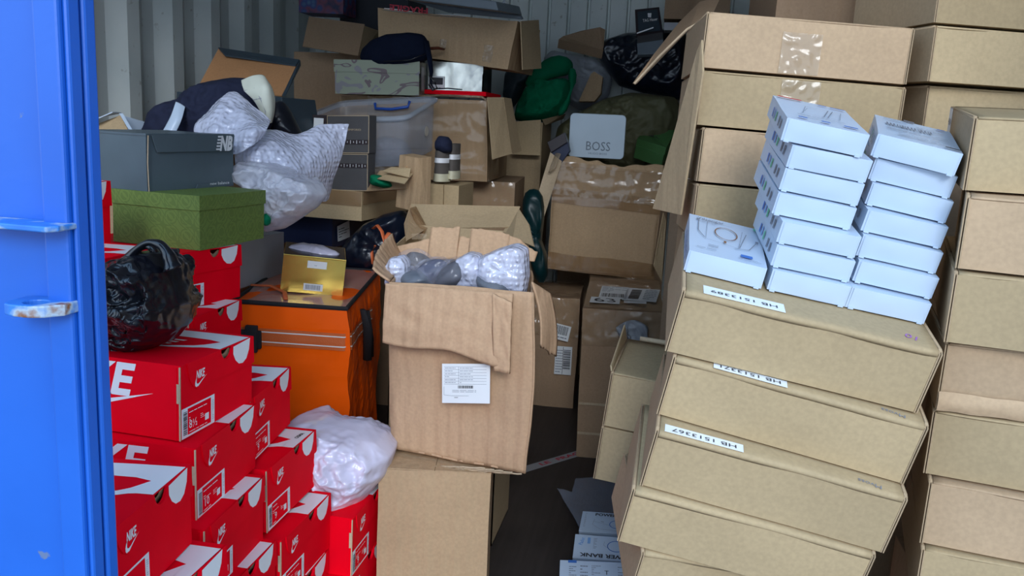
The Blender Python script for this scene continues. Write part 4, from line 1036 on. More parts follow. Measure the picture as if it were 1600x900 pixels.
# packing list and loose tape
fr = Frame(at(693, 627, 1.895)-KO+Vector((0, -.012, 0)), (at(767, 628, 1.89)-at(693, 627, 1.895)), (at(693, 562, 1.895)-at(693, 627, 1.895)))
lw_ = (at(767, 628, 1.89)-at(693, 627, 1.895)).length; lh_ = .095
q = MB(); q.prism(fr, [(0, 0), (lw_, 0), (lw_, lh_), (0, lh_)], 0, .0006, 0)
x0, x1 = .005, lw_-.008
for yy in (.088, .081, .074, .067, .060, .053, .046): q.rect(fr, x0, yy, x1, yy+.0006, .0014, 1)
q.rect(fr, x0+.035, .046, x0+.0356, .088, .0014, 1)
for yy in (.083, .076, .069, .062, .055, .048): lines(q, fr, x0+.002, yy, x0+.028, yy+.004, 1, 1, rndn, .0014); lines(q, fr, x0+.038, yy, x0+.070, yy+.004, 1, 1, rndn, .0014)
barcode(q, fr, x0+.034, .036, x0+.072, .043, 2, rndn, False, .0014); lines(q, fr, x0+.02, .026, x0+.078, .033, 2, 1, rndn, .0014)
q.stroke(fr, [(x0, .040), (x0, .020), (x0+.02, .018), (x0+.06, .018)], .0006, .0014, 1); lines(q, fr, x0+.025, .012, x0+.06, .016, 1, 2, rndn, .0014)
tag(q.build('packing_label', [label_w, ink_soft, ink], kt), 'white packing list')
q = MB(); a_, b_ = at(613, 726, 1.93)-KO, at(816, 737, 1.89)-KO
for k in range(5):
    pts = [a_.lerp(b_, i/30)+Vector((0, -.006-.002*k, .003*k-.003+.004*noise.noise(Vector((i*.5, k, 2))))) for i in range(31)]
    q.tube(pts[k*3:31-k*2], .0022, 5)
q.build('torn_bottom_edge', kraft_edge, kt, smooth=True)
q = MB(); q.grid(lambda a, b: a_.lerp(b_, .42+.16*a)+Vector((0, -.017, -.004+.014*b+.003*noise.noise(Vector((a*9, b*9, 1))))), 12, 5); tag(q.build('tape', tape_clear, kt, smooth=True), 'shiny clear tape')
# its contents
def parcel(nm, px, Y, dep_, mat, seed, label, amp=.02, **k): 
    o = mound(nm, px, Y, dep_, mat, seed=seed, amp=amp, scale=11, nu=72, nv=24, fine=.0015, **k); tag(o, label, 'parcel', 'parcels in the large open carton'); return o
parcel('bubble_wrapped_parcel', [(604, 415), (612, 402), (632, 398), (640, 410), (640, 440), (622, 452), (604, 448)], 2.03, .03, bubble, 3, 'small bubble-wrapped parcel at the left corner of the large open carton')
parcel('bubble_wrapped_parcel', [(715, 404), (735, 393), (752, 398), (760, 425), (755, 455), (715, 455), (700, 440)], 2.03, .04, bubble, 5, 'bubble-wrapped parcel in the middle of the large open carton')
parcel('bubble_wrapped_parcel', [(748, 402), (780, 388), (808, 380), (826, 388), (828, 430), (822, 462), (770, 460), (745, 440)], 2.02, .05, bubble, 7, 'large bubble-wrapped parcel at the right end of the large open carton')
def pouch(c, Lx, ang, label, dark, seed):
    'clear poly pouch with a dark folded article inside'
    t = thing('clear_pouch', at(*c), label, 'pouch', 'clear pouches in the large open carton'); O_ = t.location
    q = MB(); ca, sa = math.cos(ang), math.sin(ang)
    def fn(th, el, k): 
        x = math.cos(th)*math.cos(el)*Lx*k; y = math.sin(th)*math.cos(el)*.040*k; z = math.sin(el)*.030*k
        return Vector((x*ca-z*sa, y, x*sa+z*ca))
    q.grid(lambda a, b: fn(2*math.pi*a, math.pi*(b-.5), .86)+noise.noise_vector(Vector((a*4, b*5, seed)))*.004, 24, 14); q.build('article', dark, t, smooth=True)
    q = MB(); q.grid(lambda a, b: fn(2*math.pi*a, math.pi*(b-.5), 1.08)+noise.noise_vector(Vector((a*7, b*7, seed)))*.009, 40, 22); q.build('film', clearpoly, t, smooth=True)
    return t
pouch((672, 425, 2.03), .055, .55, 'clear pouch with dark blue cloth, left of the middle parcel', navy, 1)
pouch((705, 430, 2.00), .058, .75, 'clear pouch with black cloth, beside the middle parcel', black_mt, 2)
pouch((655, 412, 2.08), .050, -.35, 'clear pouch with a brown article behind the dark blue one', grey_cl, 3)
pouch((650, 438, 2.01), .045, .1, 'clear pouch just inside the front edge, left part of the large open carton', slate_dk, 4)
pouch((772, 448, 1.99), .055, -.4, 'clear pouch lying across the front edge below the large parcel', slate_dk, 5)
# padding that holds the contents up
q = MB(); q.grid(lambda a, b: kP(.03+.94*a, .03+.94*b, .93)+Vector((0, 0, .012*noise.noise(Vector((a*5, b*5, 1))))), 20, 20); o = q.build('packing_film', bubble_dk, smooth=True, solid=.02); o.matrix_world = Matrix.Translation(KO) @ Matrix.Diagonal((.86, .86, 1, 1)); tag(o, 'layer of crumpled packing film under the parcels in the large open carton', 'packing film')
o = carton_simple(Matrix.Translation((KO.x-.035, KO.y-.005, .452)), .20, .15, .365, 'inner carton hidden inside the large open carton', kraft_dark)

# open carton right behind it: K1
y1 = 2.62
A0, A1_ = at(662, 358, y1), at(800, 356, y1)
kk = thing('open_carton', Matrix.Translation(((A0.x+A1_.x)/2, y1-.13, 0)), 'open brown carton with flaps standing up, right behind the large open carton', 'carton'); O1 = kk.location.copy()
wd1 = .34; zt1 = (A0.z+A1_.z)/2; xc = 0; q = MB()
x0, x1 = A0.x-O1.x-.02, A1_.x-O1.x+.03
q.panel([(x0, -.13, 0), (x1, -.13, 0), (x1, -.13, zt1-.04), (x0, -.13, zt1-.04)], -.004); q.panel([(x0, .13, 0), (x1, .13, 0), (x1, .13, zt1), (x0, .13, zt1)], -.004)
q.panel([(x0, -.13, 0), (x0, .13, 0), (x0, .13, zt1), (x0, -.13, zt1-.04)], .004); q.panel([(x1, -.13, 0), (x1, .13, 0), (x1, .13, zt1), (x1, -.13, zt1-.04)], -.004); q.panel([(x0, -.13, 0), (x1, -.13, 0), (x1, .13, 0), (x0, .13, 0)], .004)
q.build('body', kraft_in, kk)
def fp(nm, pts, mat, th=.004):
    q = MB(); q.panel([at(*p)-O1 for p in pts], th); return q.build(nm, mat, kk)
fp('back_flap', [(662, 358, 2.63), (800, 356, 2.63), (813, 324, 2.72), (642, 320, 2.72)], kraft_in)
fp('left_flap', [(664, 360, 2.62), (641, 320, 2.72), (631, 350, 2.60), (634, 378, 2.45)], kraft_flute)
fp('left_flap', [(650, 322, 2.70), (668, 356, 2.62), (658, 372, 2.58), (641, 325, 2.66)], tape)
fp('right_flap', [(786, 362, 2.62), (808, 322, 2.73), (826, 350, 2.60), (834, 385, 2.45), (800, 372, 2.5)], kraft_in)
q = MB(); q.grid(lambda a, b: (at(643+a*24, 365+b*9, 2.50)-O1)+Vector((0, .003*noise.noise(Vector((a*9, b*4, 3))), 0)), 10, 4); q.build('tape', tape_clear, kk, smooth=True)

# ------------------------------------------------------------------ back middle: taped cartons on the floor
M, w, d, h = pose('T1'); t1 = thing('taped_carton', M, 'tall brown carton wrapped in clear film, address labels and the number 63 on top', 'carton'); F = faces(w, d, h)
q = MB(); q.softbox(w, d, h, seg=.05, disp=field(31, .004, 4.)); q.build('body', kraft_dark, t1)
q = MB(); f = field(33, .005, 9., .5)
q.grid(lambda a, b: Vector(F['T'].p(w*a, d*b, .006))+f((a, b*2, 0))*.8, 24, 40); q.grid(lambda a, b: Vector(F['F'].p(w*a, h-.14+.14*b, .005))+f((a, b, 3))*.6, 30, 16); q.build('wrap', tape_wr, t1, smooth=True)
T = F['T']; q = MB(); k = d/.65; L = d
def lab(q, fr, x0, y0, x1, y1, ang=0, off=.010): 
    s_ = fr.sub((x0+x1)/2, (y0+y1)/2, ang); q.prism(s_, [(-(x1-x0)/2, -(y1-y0)/2), ((x1-x0)/2, -(y1-y0)/2), ((x1-x0)/2, (y1-y0)/2), (-(x1-x0)/2, (y1-y0)/2)], off, off+.0006, 0); return s_, (x1-x0), (y1-y0)
s_, a_, b_ = lab(q, T, .055, .25*L, .165, .62*L, -.03); lines(q, s_, -a_*.45, 0, a_*.45, b_*.45, 5, 1, rndn, off=.0112); barcode(q, s_, -a_*.42, -b_*.4, a_*.4, -b_*.12, 2, rndn, False, .0112)
s_, a_, b_ = lab(q, T, .155, .22*L, .285, .60*L, -.1); lines(q, s_, .01, -b_*.4, a_*.45, b_*.42, 6, 1, rndn, off=.0122); barcode(q, s_, -a_*.35, -b_*.4, -.005, b_*.35, 2, rndn, True, .0122)
s_, a_, b_ = lab(q, T, .022, .10*L, .135, .26*L, -.03, .011); q.text(s_, '63', b_*.9, .0125, 2, shear=-.2)
s_, a_, b_ = lab(q, T, .150, .13*L, .235, .19*L, 0, .0125); lines(q, s_, -a_*.45, -.005, a_*.4, .005, 1, 2, rndn, off=.0135)
q.build('address_label', [label_w, ink_soft, ink], t1)
q = MB(); fr = F['F']
q.prism(fr, [(w-.075, .17), (w+.0, .17), (w+.0, .30), (w-.065, .30)], .003, .0045, 0); q.prism(fr, [(w-.068, .178), (w, .178), (w, .292), (w-.059, .292)], .0045, .005, 1); q.rect(fr, w-.030, .215, w-.018, .25, .0056, 2); lines(q, fr, w-.062, .18, w-.015, .186, 1, 2, rndn, .0056)
tag(q.build('handling_label', [pinkred, label_w, ink], t1), 'white label with a dotted red border')
q = MB()
for zz in (h*.37, h*.17): q.grid(lambda a, b: Vector(fr.p(w*a, zz+.010*b, .0055+.001*noise.noise(Vector((a*30, b, zz))))), 30, 2)
q.build('crease_strip', kraft_edge, t1, smooth=True)
q = MB(); q.grid(lambda a, b: at(962+50*a+(b*14 if a < .3 else 0), 512+35*b-12*math.sin(a*3), 3.12+.02*noise.noise(Vector((a*5, b*5, 0)))), 14, 10); o = q.build('loose_film', greybag, smooth=True, solid=.002); tag(o, 'scrap of grey film caught between the small carton and the film-wrapped one', 'plastic film')

M, w, d, h = pose('T2'); t2 = thing('taped_carton', M, 'dark film-wrapped carton with barcode labels, beside the hanging torn flap of the large open carton', 'carton'); F = faces(w, d, h)
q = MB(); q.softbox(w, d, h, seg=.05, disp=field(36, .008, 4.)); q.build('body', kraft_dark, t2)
q = MB(); f = field(37, .012, 7., .6); q.grid(lambda a, b: Vector(F['F'].p(w*a, h-.17+.17*b, .010))+f((a, b, 3))*.7, 30, 16); q.grid(lambda a, b: Vector(F['T'].p(w*a, d*b, .012))+f((a, b*2, 0))*.6, 20, 20); q.build('wrap', tape_wr, t2, smooth=True)
q = MB(); fr = F['F']
s_, a_, b_ = lab(q, fr, w-.130, h-.185, w-.035, h-.115, -.18, .014); barcode(q, s_, -a_*.42, -b_*.15, a_*.42, b_*.42, 2, rndn, False, .0155); lines(q, s_, -a_*.4, -b_*.45, a_*.4, -b_*.2, 1, 1, rndn, .0155)
s_, a_, b_ = lab(q, fr, w-.095, h-.345, w-.02, h-.215, .0, .014); barcode(q, s_, .0, -b_*.3, a_*.42, b_*.4, 2, rndn, True, .0155); lines(q, s_, -a_*.45, -b_*.45, -.004, b_*.4, 9, 1, rndn, .0155); q.rect(s_, -.003, -b_*.48, -.001, b_*.48, .0155, 2)
q.build('barcode_label', [label_w, ink_soft, ink], t2)

M, w, d, h = pose('U'); M = M @ Matrix.Translation((0, 0, .015)); h -= .010
u = thing('open_taped_carton', M, 'brown carton banded with shiny tape, its torn top open around a silver tin', 'carton'); F = faces(w, d, h)
uf = field(41, .010, 4., .3)
def uP(p):
    k = 1+.02*math.sin(p.z/h*math.pi); v = uf(p)
    return v
q = MB(); q.softbox(w, d, h-.035, seg=.03, disp=uP, open_top=True); q.build('body', kraft_flute, u, smooth=True, solid=.004)
def rim(a, b): 
    x = (a-.5)*w; p = Vector((x, -d/2-.002, h-.036)); zz = .034*b*(1+.35*math.sin(a*7+1)+.5*noise.noise(Vector((a*9, 1, 1))))-.025*max(0, a-.6)*b
    return p+uf(p)+Vector((.004*noise.noise(Vector((a*20, b*2, 0))), .012*b, zz))
q = MB(); q.grid(rim, 60, 8); q.build('torn_rim', kraft_flute, u, smooth=True, solid=.004)
q = MB()
def tp(z0_, z1_, nu=60, nv=14, slope=-.02, fc=0, am=.006):
    def fn(a, b):
        x = (a-.5)*w*1.004; zz = z0_+(z1_-z0_)*b+slope*a
        p = Vector((x, -d/2, zz)); return p+uf(p)+Vector((0, -.006-am*.5*abs(creased((a*1.2, b*.4, z0_*5), 3, 7, 1)), 0))
    return fn
q.grid(tp(h-.150, h-.010), 80, 24); tag(q.build('tape_band', tape_wr, u, smooth=True), 'wide band of shiny brown tape')
q = MB(); q.grid(tp(h-.185, h-.12, am=.001), 60, 4); q.grid(tp(.0, .075, slope=-.015, am=.003), 60, 6); q.build('tape_band', tape, u, smooth=True)
def pf(nm, pts, mat, par, O_, th=.004, solid=0):
    q = MB(); q.panel([at(*p)-O_ for p in pts], th); o = q.build(nm, mat); o.parent = par; o.matrix_parent_inverse = par.matrix_world.inverted(); o.location = O_; return o
pf('left_flap', [(860, 238, 3.74), (878, 252, 3.75), (846, 352, 3.66), (828, 345, 3.64)], kraft_edge, u, Vector((0, 0, 0)))
pf('right_flap', [(1037, 332, 3.80), (1041, 345, 3.82), (1034, 440, 3.76), (1022, 415, 3.74)], kraft_in, u, Vector((0, 0, 0)))
q = MB(); q.tube([at(872, 240, 3.72), at(864, 262, 3.70), at(858, 270, 3.70)], [.018, .022, .012], 8, 0, .4); o = q.build('crushed_tape', tape_clear, smooth=True); o.parent = u; o.matrix_parent_inverse = u.matrix_world.inverted()
M, w, d, h = pose('BOSS')
bo = thing('silver_tin', M, 'silver tin reading BOSS standing up in the taped open carton', 'tin'); q = MB()
def rrect(w, h, r, n=6):
    P_ = []
    for cx, cy, a0 in ((w/2-r, h-r, 0), (-w/2+r, h-r, 90), (-w/2+r, r, 180), (w/2-r, r, 270)):
        for i in range(n+1): a = R(a0+90*i/n); P_.append((cx+r*math.cos(a), cy+r*math.sin(a)))
    return P_
F0 = Frame((0, 0, 0), (1, 0, 0), (0, 0, 1))
q.prism(F0, rrect(w, h+.02, .018), -.016, .022); q.build('base', tin, bo, bevel=.002)
q = MB(); q.prism(Frame((0, 0, 0), (1, 0, 0), (0, 0, 1)), rrect(w*1.01, h+.024, .019), .012, .025); q.build('lid', tin, bo, bevel=.002)
q = MB(); f_ = Frame((0, -.025, .0), (1, 0, 0), (0, 0, 1)); q.text(f_.sub(.008, .052), 'BOSS', .055, .001, 0, w=.105); q.text(f_.sub(.008, .020), 'HUGO BOSS', .012, .001, 0, w=.08); q.build('embossed_lettering', grey_pl, bo)
carton_simple(Matrix.Translation((-.31, 3.97, .64)), .38, .24, .40, 'inner carton hidden inside the taped open carton', kraft_dark)
# dark blue box tilted beside the tin
nv_ = thing('navy_gift_box', Matrix.Translation(at(876, 262, 3.86)), 'small tilted navy box leaning on the left of the silver tin', 'box')
O_ = nv_.location; q.panel([at(858, 222, 3.80)-O_, at(884, 207, 3.80)-O_, at(889, 222, 3.80)-O_, at(864, 238, 3.80)-O_][::-1], .06); q.build('lid', choc, nv_, bevel=.002)
q = MB(); q.panel([at(863, 238, 3.81)-O_, at(889, 221, 3.81)-O_, at(892, 236, 3.81)-O_, at(880, 254, 3.81)-O_][::-1], .05); q.build('base', navy, nv_, bevel=.002)

# R1: carton with the green felt bag
a = at(847, 188, 4.12)
r1 = thing('open_carton', Matrix.Translation((a.x-.20, 4.29, .0)), 'open brown carton against the back, holding the green felt bag', 'carton'); zt2 = a.z-.01
q = MB(); w, d, h = .40, .32, zt2; q.softbox(w, d, h, seg=.08, disp=field(51, .005, 4.), open_top=True); q.build('body', kraft_in, r1, solid=.004)
pf('front_flap', [(803, 190, 4.11), (845, 187, 4.11), (844, 243, 4.06), (800, 241, 4.06)], kraft_pale, r1, Vector((0, 0, 0)))
pf('right_flap', [(848, 187, 4.12), (884, 178, 4.36), (880, 186, 4.42), (852, 196, 4.16)], kraft_in, r1, Vector((0, 0, 0)))
gb = mound('green_felt_bag', [(804, 188), (808, 165), (824, 138), (842, 126), (862, 128), (882, 122), (893, 130), (888, 158), (870, 182), (850, 190), (825, 192)], 4.28, .09, green_felt, seed=9, amp=.06, scale=6, nu=110, nv=40, fine=.002, power=.4)
q = MB(); PP = [at(822, 136, 4.24), at(838, 120, 4.21), at(856, 108, 4.23), at(874, 101, 4.26), at(892, 106, 4.32)]; q.tube(PP, [.020, .038, .050, .055, .040], 20); q.tube([at(893, 104, 4.26), at(896, 128, 4.26), at(888, 158, 4.25), at(872, 182, 4.24)], [.03, .045, .04, .03], 16, 0, .6)
o = q.build('rolled_top', green_felt, smooth=True, subsurf=1); o.parent = gb; o = gb
tag(o, 'bright green felt bag sticking out of the open carton at the back', 'bag')
o = mound('dark_cloth', [(786, 150), (790, 112), (810, 105), (838, 105), (845, 115), (820, 135), (808, 160), (795, 175)], 4.34, .08, slate_dk, seed=10, amp=.02, scale=8, nu=60, nv=18); tag(o, 'dark grey cloth beside the green felt bag', 'cloth')
o = mound('teal_plastic_bag', [(818, 300), (832, 294), (848, 298), (850, 340), (846, 380), (856, 410), (856, 440), (842, 447), (830, 420), (826, 370), (816, 335)], 3.62, .035, teal_pl, seed=12, amp=.03, scale=9, nu=60, nv=20); tag(o, 'shiny dark teal plastic bag behind the open carton with standing flaps', 'plastic bag')
o = mound('grey_poly_bag', [(850, 90), (862, 78), (885, 84), (930, 92), (950, 105), (957, 125), (952, 150), (935, 168), (905, 172), (882, 160), (868, 130), (850, 110)], 4.58, .08, greybag, seed=13, amp=.035, scale=8, nu=100, nv=30, fine=.002); tag(o, 'crinkled grey-white plastic sack behind the green felt bag', 'plastic bag')
q = MB(); q.panel([at(871, 75, 4.46), at(940, 92, 4.46), at(943, 60, 4.50), at(935, 56, 4.53), at(905, 62, 4.52), at(878, 70, 4.49)], .05); o = q.build('carton', kraft_dark); tag(o, 'tilted taped carton poking out above the grey-white sack', 'carton')
q = MB(); q.panel([at(906, 160, 4.45), at(930, 160, 4.45), at(940, 148, 4.45), at(943, 122, 4.46), (at(930, 114, 4.46)), at(925, 117, 4.46)], .05); o = q.build('carton', kraft_flute); tag(o, 'brown carton corner showing through the grey-white sack', 'carton')
# olive jacket, black sacks
o = mound('olive_jacket', [(862, 258), (866, 225), (872, 198), (900, 178), (945, 155), (985, 145), (1030, 150), (1056, 152), (1066, 175), (1060, 210), (1050, 262), (1030, 280), (930, 275), (880, 275)], 4.36, .14, olive, seed=14, amp=.060, scale=6, nu=150, nv=60, fine=.006, back=.12, centre=(960, 205)); tag(o, 'crumpled olive green jacket heaped behind the silver tin', 'jacket')
o = mound('black_plastic_sack', [(929, 82), (945, 62), (980, 52), (1020, 50), (1060, 40), (1076, 60), (1078, 140), (1066, 158), (1040, 150), (1005, 146), (968, 135), (948, 110)], 4.52, .10, liner, seed=15, amp=.04, scale=7, nu=140, nv=40, fine=.002); tag(o, 'large shiny black plastic sack at the back, above the olive jacket', 'plastic sack')
gk = thing('green_gift_box', Matrix.Translation(at(1022, 235, 4.15)), 'small green box lettered GUCCI below the olive jacket', 'box'); O_ = gk.location
P4 = [at(996, 216, 4.14)-O_, at(1041, 231, 4.08)-O_, at(1056, 203, 4.24)-O_, at(1008, 203, 4.30)-O_]
q = MB(); q.panel(P4, -.035); q.build('lid', greenbox, gk, bevel=.001)
dn = (P4[1]-P4[0]).cross(P4[3]-P4[0]).normalized()*-.034; q = MB(); q.panel([(p*.97+dn+Vector((-.002, -.004, 0))) for p in P4], -.06); q.build('base', greenbox, gk, bevel=.001)
q = MB(); fr = Frame(P4[0], P4[1]-P4[0], P4[3]-P4[0]); q.text(fr.sub((P4[1]-P4[0]).length*.55, (P4[3]-P4[0]).length*.55, -.1), 'GUCCI', .034, .005, 0, bold=.03, w=.11); q.build('lettering', slate_dk, gk)
# open watch box
wb = thing('watch_box', Matrix.Translation(at(1013, 85, 4.30)), 'open black watch box with a grey lining, in front of the black sack', 'box'); O_ = wb.location
q = MB(); q.panel([at(994, 57, 4.30)-O_, at(1036, 52, 4.30)-O_, at(1030, 11, 4.36)-O_, at(992, 15, 4.36)-O_], -.014, 0); fr = Frame(at(994, 57, 4.30)-O_, at(1036, 52, 4.3)-at(994, 57, 4.3), at(992, 15, 4.36)-at(994, 57, 4.30)); 
q.panel([at(998, 52, 4.30)-O_+Vector((0, -.004, 0)), at(1032, 48, 4.30)-O_+Vector((0, -.004, 0)), at(1027, 15, 4.35)-O_+Vector((0, -.004, 0)), at(996, 19, 4.35)-O_+Vector((0, -.004, 0))], .002, 1)
q.build('lid', [choc, slate_dk], wb)
q = MB(); n_ = 8; q.fpoly(fr, [(.060, .085), (.075, .082), (.078, .105), (.060, .107)], .016, 0); q.text(fr.sub(.070, .070), 'TAG Heuer', .022, .016, 0, bold=.01, w=.070); q.panel([at(995, 51, 4.27)-O_, at(1021, 42, 4.27)-O_, at(1021, 44, 4.27)-O_, at(995, 53, 4.27)-O_], .002, 0); tag(q.build('lettering', white_pr, wb), 'white crest and lettering')
q = MB(); q.panel([at(996, 60, 4.28)-O_, at(1036, 53, 4.28)-O_, at(1037, 68, 4.2)-O_, at(996, 72, 4.2)-O_], -.01, 0); q.panel([at(996, 72, 4.2)-O_, at(1037, 66, 4.2)-O_, at(1037, 88, 4.18)-O_, at(997, 90, 4.18)-O_], -.03, 1); q.build('base', [charcoal, grey_pl], wb, bevel=.002)
# brown open carton with long flaps, between the tape carton and the stacks
ob = thing('tall_open_carton', Matrix.Translation((.145, 2.62, 0)), 'tall brown carton whose long flap leans out above the olive jacket', 'carton')
w, d, h = .30, .30, at(1040, 330, 2.47).z; q = MB(); q.softbox(w, d, h, seg=.1, open_top=True, disp=field(61, .003, 3.)); q.build('body', kraft_dark, ob, solid=.004)
Z0 = Vector((0, 0, 0))
q = MB(); q.panel([at(1022, 326, 1.86), at(1066, 336, 1.74), at(1101, 112, 1.66), at(1099, 62, 1.66), at(1092, 78, 1.68)], .004); o = q.build('cardboard_sheet', kraft_in, bevel=.001); tag(o, 'long brown cardboard sheet leaning on the left side of the upright stack', 'cardboard sheet')
pf('long_flap', [(988, 131, 2.44), (994, 132, 2.45), (1075, 48, 2.5), (1110, 28, 2.5), (1125, -4, 2.72), (1092, 4, 2.8), (1060, 36, 2.75), (1022, 84, 2.6)], kraft_dark, ob, Z0, .004)
q = MB(); q.tube([at(991, 131, 2.43), at(1030, 88, 2.46), at(1073, 46, 2.48), at(1105, 28, 2.49)], .0035, 6); o = q.build('raw_edge', kraft_edge); o.parent = ob; o.matrix_parent_inverse = ob.matrix_world.inverted()
# red boxes behind the upright stack
def red_box(x, y, z, w, d, h, label, mt=red):
    t = thing('red_shoe_box', place(x, y, z), label, 'shoe box'); q = MB(); q.softbox(w-.006, d-.006, h-.002, seg=.05); q.build('body', mt, t); q = MB(); q.softbox(w, d, .05, seg=.05, z0=h-.05); q.build('lid', mt, t, bevel=.001); return t
a = at(1063, 330, 2.12); red_box(a.x+.175, 2.18, a.z, .345, .23, .133, 'red shoe box wedged behind the upright stack, a white label hanging beside it')
t = red_box(a.x+.200, 2.18, a.z+.135, .345, .23, .133, 'dull red shoe box on top of the one wedged behind the upright stack', pinkred)
q = MB(); q.panel([at(1075, 262, 2.05), at(1082, 275, 1.99), at(1080, 312, 1.99), at(1074, 300, 2.05)], .001); tag(q.build('hanging_label', label_w), 'white printed label hanging beside the red shoe box behind the upright stack', 'label')

# ------------------------------------------------------------------ back left heap
M, w, d, h = pose('M', 1.08); d = .50; M = Matrix.Translation((0, -.095, 0)) @ M; M = Matrix.Translation((0, .065, 0)) @ M; mm = thing('taped_carton', M, 'large brown carton covered in shiny tape with a loose side flap, under the camouflage box', 'carton'); F = faces(w, d, h)
mf = field(71, .007, 4., .3); q = MB(); q.softbox(w, d, h, seg=.04, disp=mf); q.build('body', kraft_flute, mm)
q = MB(); fr = F['F']
def mt_(a, b):
    p = Vector((w*.2+(w*.8-.002)*a-w/2, -d/2, h*b)); return p+mf(p)+Vector((0, -.004-.004*abs(creased((a, b, 0), 5, 7, 1)), 0))
q.grid(mt_, 60, 40); q.build('tape_wrap', tape_wr, mm, smooth=True)
q = MB(); q.grid(lambda a, b: Vector((w/2+.008+.004*noise.noise(Vector((a*6, b*6, 1))), -d/2+.25*a, h*b)), 12, 20); q.build('tape_wrap', tape_wr, mm, smooth=True)
pf('side_flap', [(762, 152, 3.30), (786, 152, 3.38), (800, 240, 3.38), (770, 249, 3.26)], kraft_in, mm, Z0)
pf('side_flap', [(787, 152, 3.40), (799, 154, 3.50), (815, 236, 3.54), (800, 241, 3.40)], kraft_in, mm, Z0)
q = MB(); q.tube([(-w/2+.3, -d/2-.02, h+.004), (w*.2, -d/2-.02, h+.012), (w/2-.02, -d/2-.015, h+.010), (w/2+.02, -d/2+.01, h-.02)], .010, 8, 0, .5); q.build('lifted_tape_edge', tape_wr, mm, smooth=True)
M, w, d, h = pose('Q', 1.08); qq = thing('taped_carton', M, 'low brown carton with bright reflections on its tape, under the shiny taped one', 'carton'); q = MB(); q.softbox(w, d, h-.002, seg=.05, disp=field(75, .004, 5.)); q.build('body', kraft_dark, qq)
q = MB(); q.grid(lambda a, b: Vector(((a-.5)*w, -d/2-.006-.007*abs(creased((a, b*.5, 0), 8, 6, 1)), h*b)), 50, 16); q.build('tape_wrap', tape_wr, qq, smooth=True)
M, w, d, h = pose('CAMO', 1.08); ca, F = lid_box(M, w, d, h, 'shoe box with a faded camouflage print, the black waist pack lying on it', 'shoe box', 'camouflage_board', 'camouflage_shoe_box', .36, seed=5)
q = MB(); fr = F['R']; q.rect(fr, .02, h*.15, .10, h*.85, .0035, 0); q.build('label', grey_bd, ca)
M, w, d, h = pose('SILV'); si = thing('silver_shoe_box', M, 'mirror-like silver shoe box with a black and white label, right of the camouflage one', 'shoe box'); F = faces(w, d, h)
q = MB(); q.softbox(w-.004, d-.004, h-.003, seg=.05, disp=field(7, .003, 6.)); q.build('body', silver, si, bevel=.001)
q = MB(); q.softbox(w, d, h*.36, seg=.05, z0=h*.64, disp=field(7, .003, 6.)); q.build('lid', silver, si, bevel=.001)
q = MB(); q.rect(F['R'], .004, .004, d-.004, h-.004, .003, 0); q.build('dark_side', foil_dk, si)
q = MB(); q.rect(F['F'], .005, .004, .072, .056, .004, 0); q.rect(F['F'], .018, .022, .066, .050, .0046, 1); lines(q, F['F'], .008, .006, .06, .018, 2, 1, rndn, .0046); barcode(q, F['F'], .007, .02, .016, .052, 1, rndn, True, .0046); q.build('size_label', [label_w, ink], si)
a = M.translation; q = MB(); q.box(a.x-.10, a.y-.20, a.z-.018, a.x+.16, a.y+.1, a.z-.001); o = q.build('red_box', red, bevel=.001); tag(o, 'flat bright red box peeking out under the silver shoe box', 'box')
# waist pack
o = mound('waist_pack', [(563, 92), (566, 78), (580, 64), (605, 54), (640, 51), (662, 54), (669, 66), (673, 88), (664, 96), (630, 104), (595, 108), (572, 104)], 3.37, .05, pack_cl, seed=17, amp=.012, scale=9, nu=90, nv=26, fine=.0008, power=.4)
P_ = [at(666, 64, 3.34), at(671, 90, 3.31), at(674, 112, 3.30), at(673, 130, 3.30), at(678, 139, 3.31), at(700, 138, 3.33), at(722, 140, 3.33)]
q = MB(); q.tube(P_, [.012, .011, .010, .007, .007, .006, .005], 8, 0, .4); s_ = q.build('strap', pack_cl, smooth=True); s_.parent = o
q = MB(); q.tube([at(671, 118, 3.29), at(679, 128, 3.29), at(683, 138, 3.29), at(676, 141, 3.29), at(670, 132, 3.29)], .004, 6); s_ = q.build('strap_buckle', black_gl, smooth=True); s_.parent = o
q = MB(); q.tube([at(600, 96, 3.31), at(640, 94, 3.31), at(664, 84, 3.32)], .002, 6); s_ = q.build('zip', black_gl, smooth=True); s_.parent = o
tag(o, 'black cloth waist pack with its strap hanging down, on the camouflage shoe box', 'waist pack')
# G: big carton high up
gA, gB, gC, gD = at(590, 12, 3.56), at(808, 32, 3.50), at(794, 108, 3.50), at(592, 80, 3.56)
gm = thing('tape_banded_carton', Matrix.Translation((gA+gB+gC+gD)/4), 'wide brown carton high at the back with FRAGILE tape on its top edge', 'carton'); O_ = gm.location.copy()
gf = field(81, .006, 4., .3); bk = Vector((.04, .34, 0.0))
def gP(s_, t_, b): p = gD.lerp(gC, s_).lerp(gA.lerp(gB, s_), b)+bk*t_; return p+gf(p)-O_
q = MB(); q.grid(lambda a, b: gP(a, 0, b), 30, 10); q.grid(lambda a, b: gP(1, a, b), 16, 10); q.grid(lambda a, b: gP(0, 1-a, b), 16, 10); q.grid(lambda a, b: gP(1-a, 1, b), 30, 10); q.grid(lambda a, b: gP(a, b, 1), 30, 16); q.grid(lambda a, b: gP(1-a, b, 0), 30, 16); q.build('body', kraft_flute, gm)
pf('side_flap', [(814, 33, 3.48), (842, 31, 3.68), (846, 107, 3.68), (817, 109, 3.48)], kraft_in, gm, Z0)
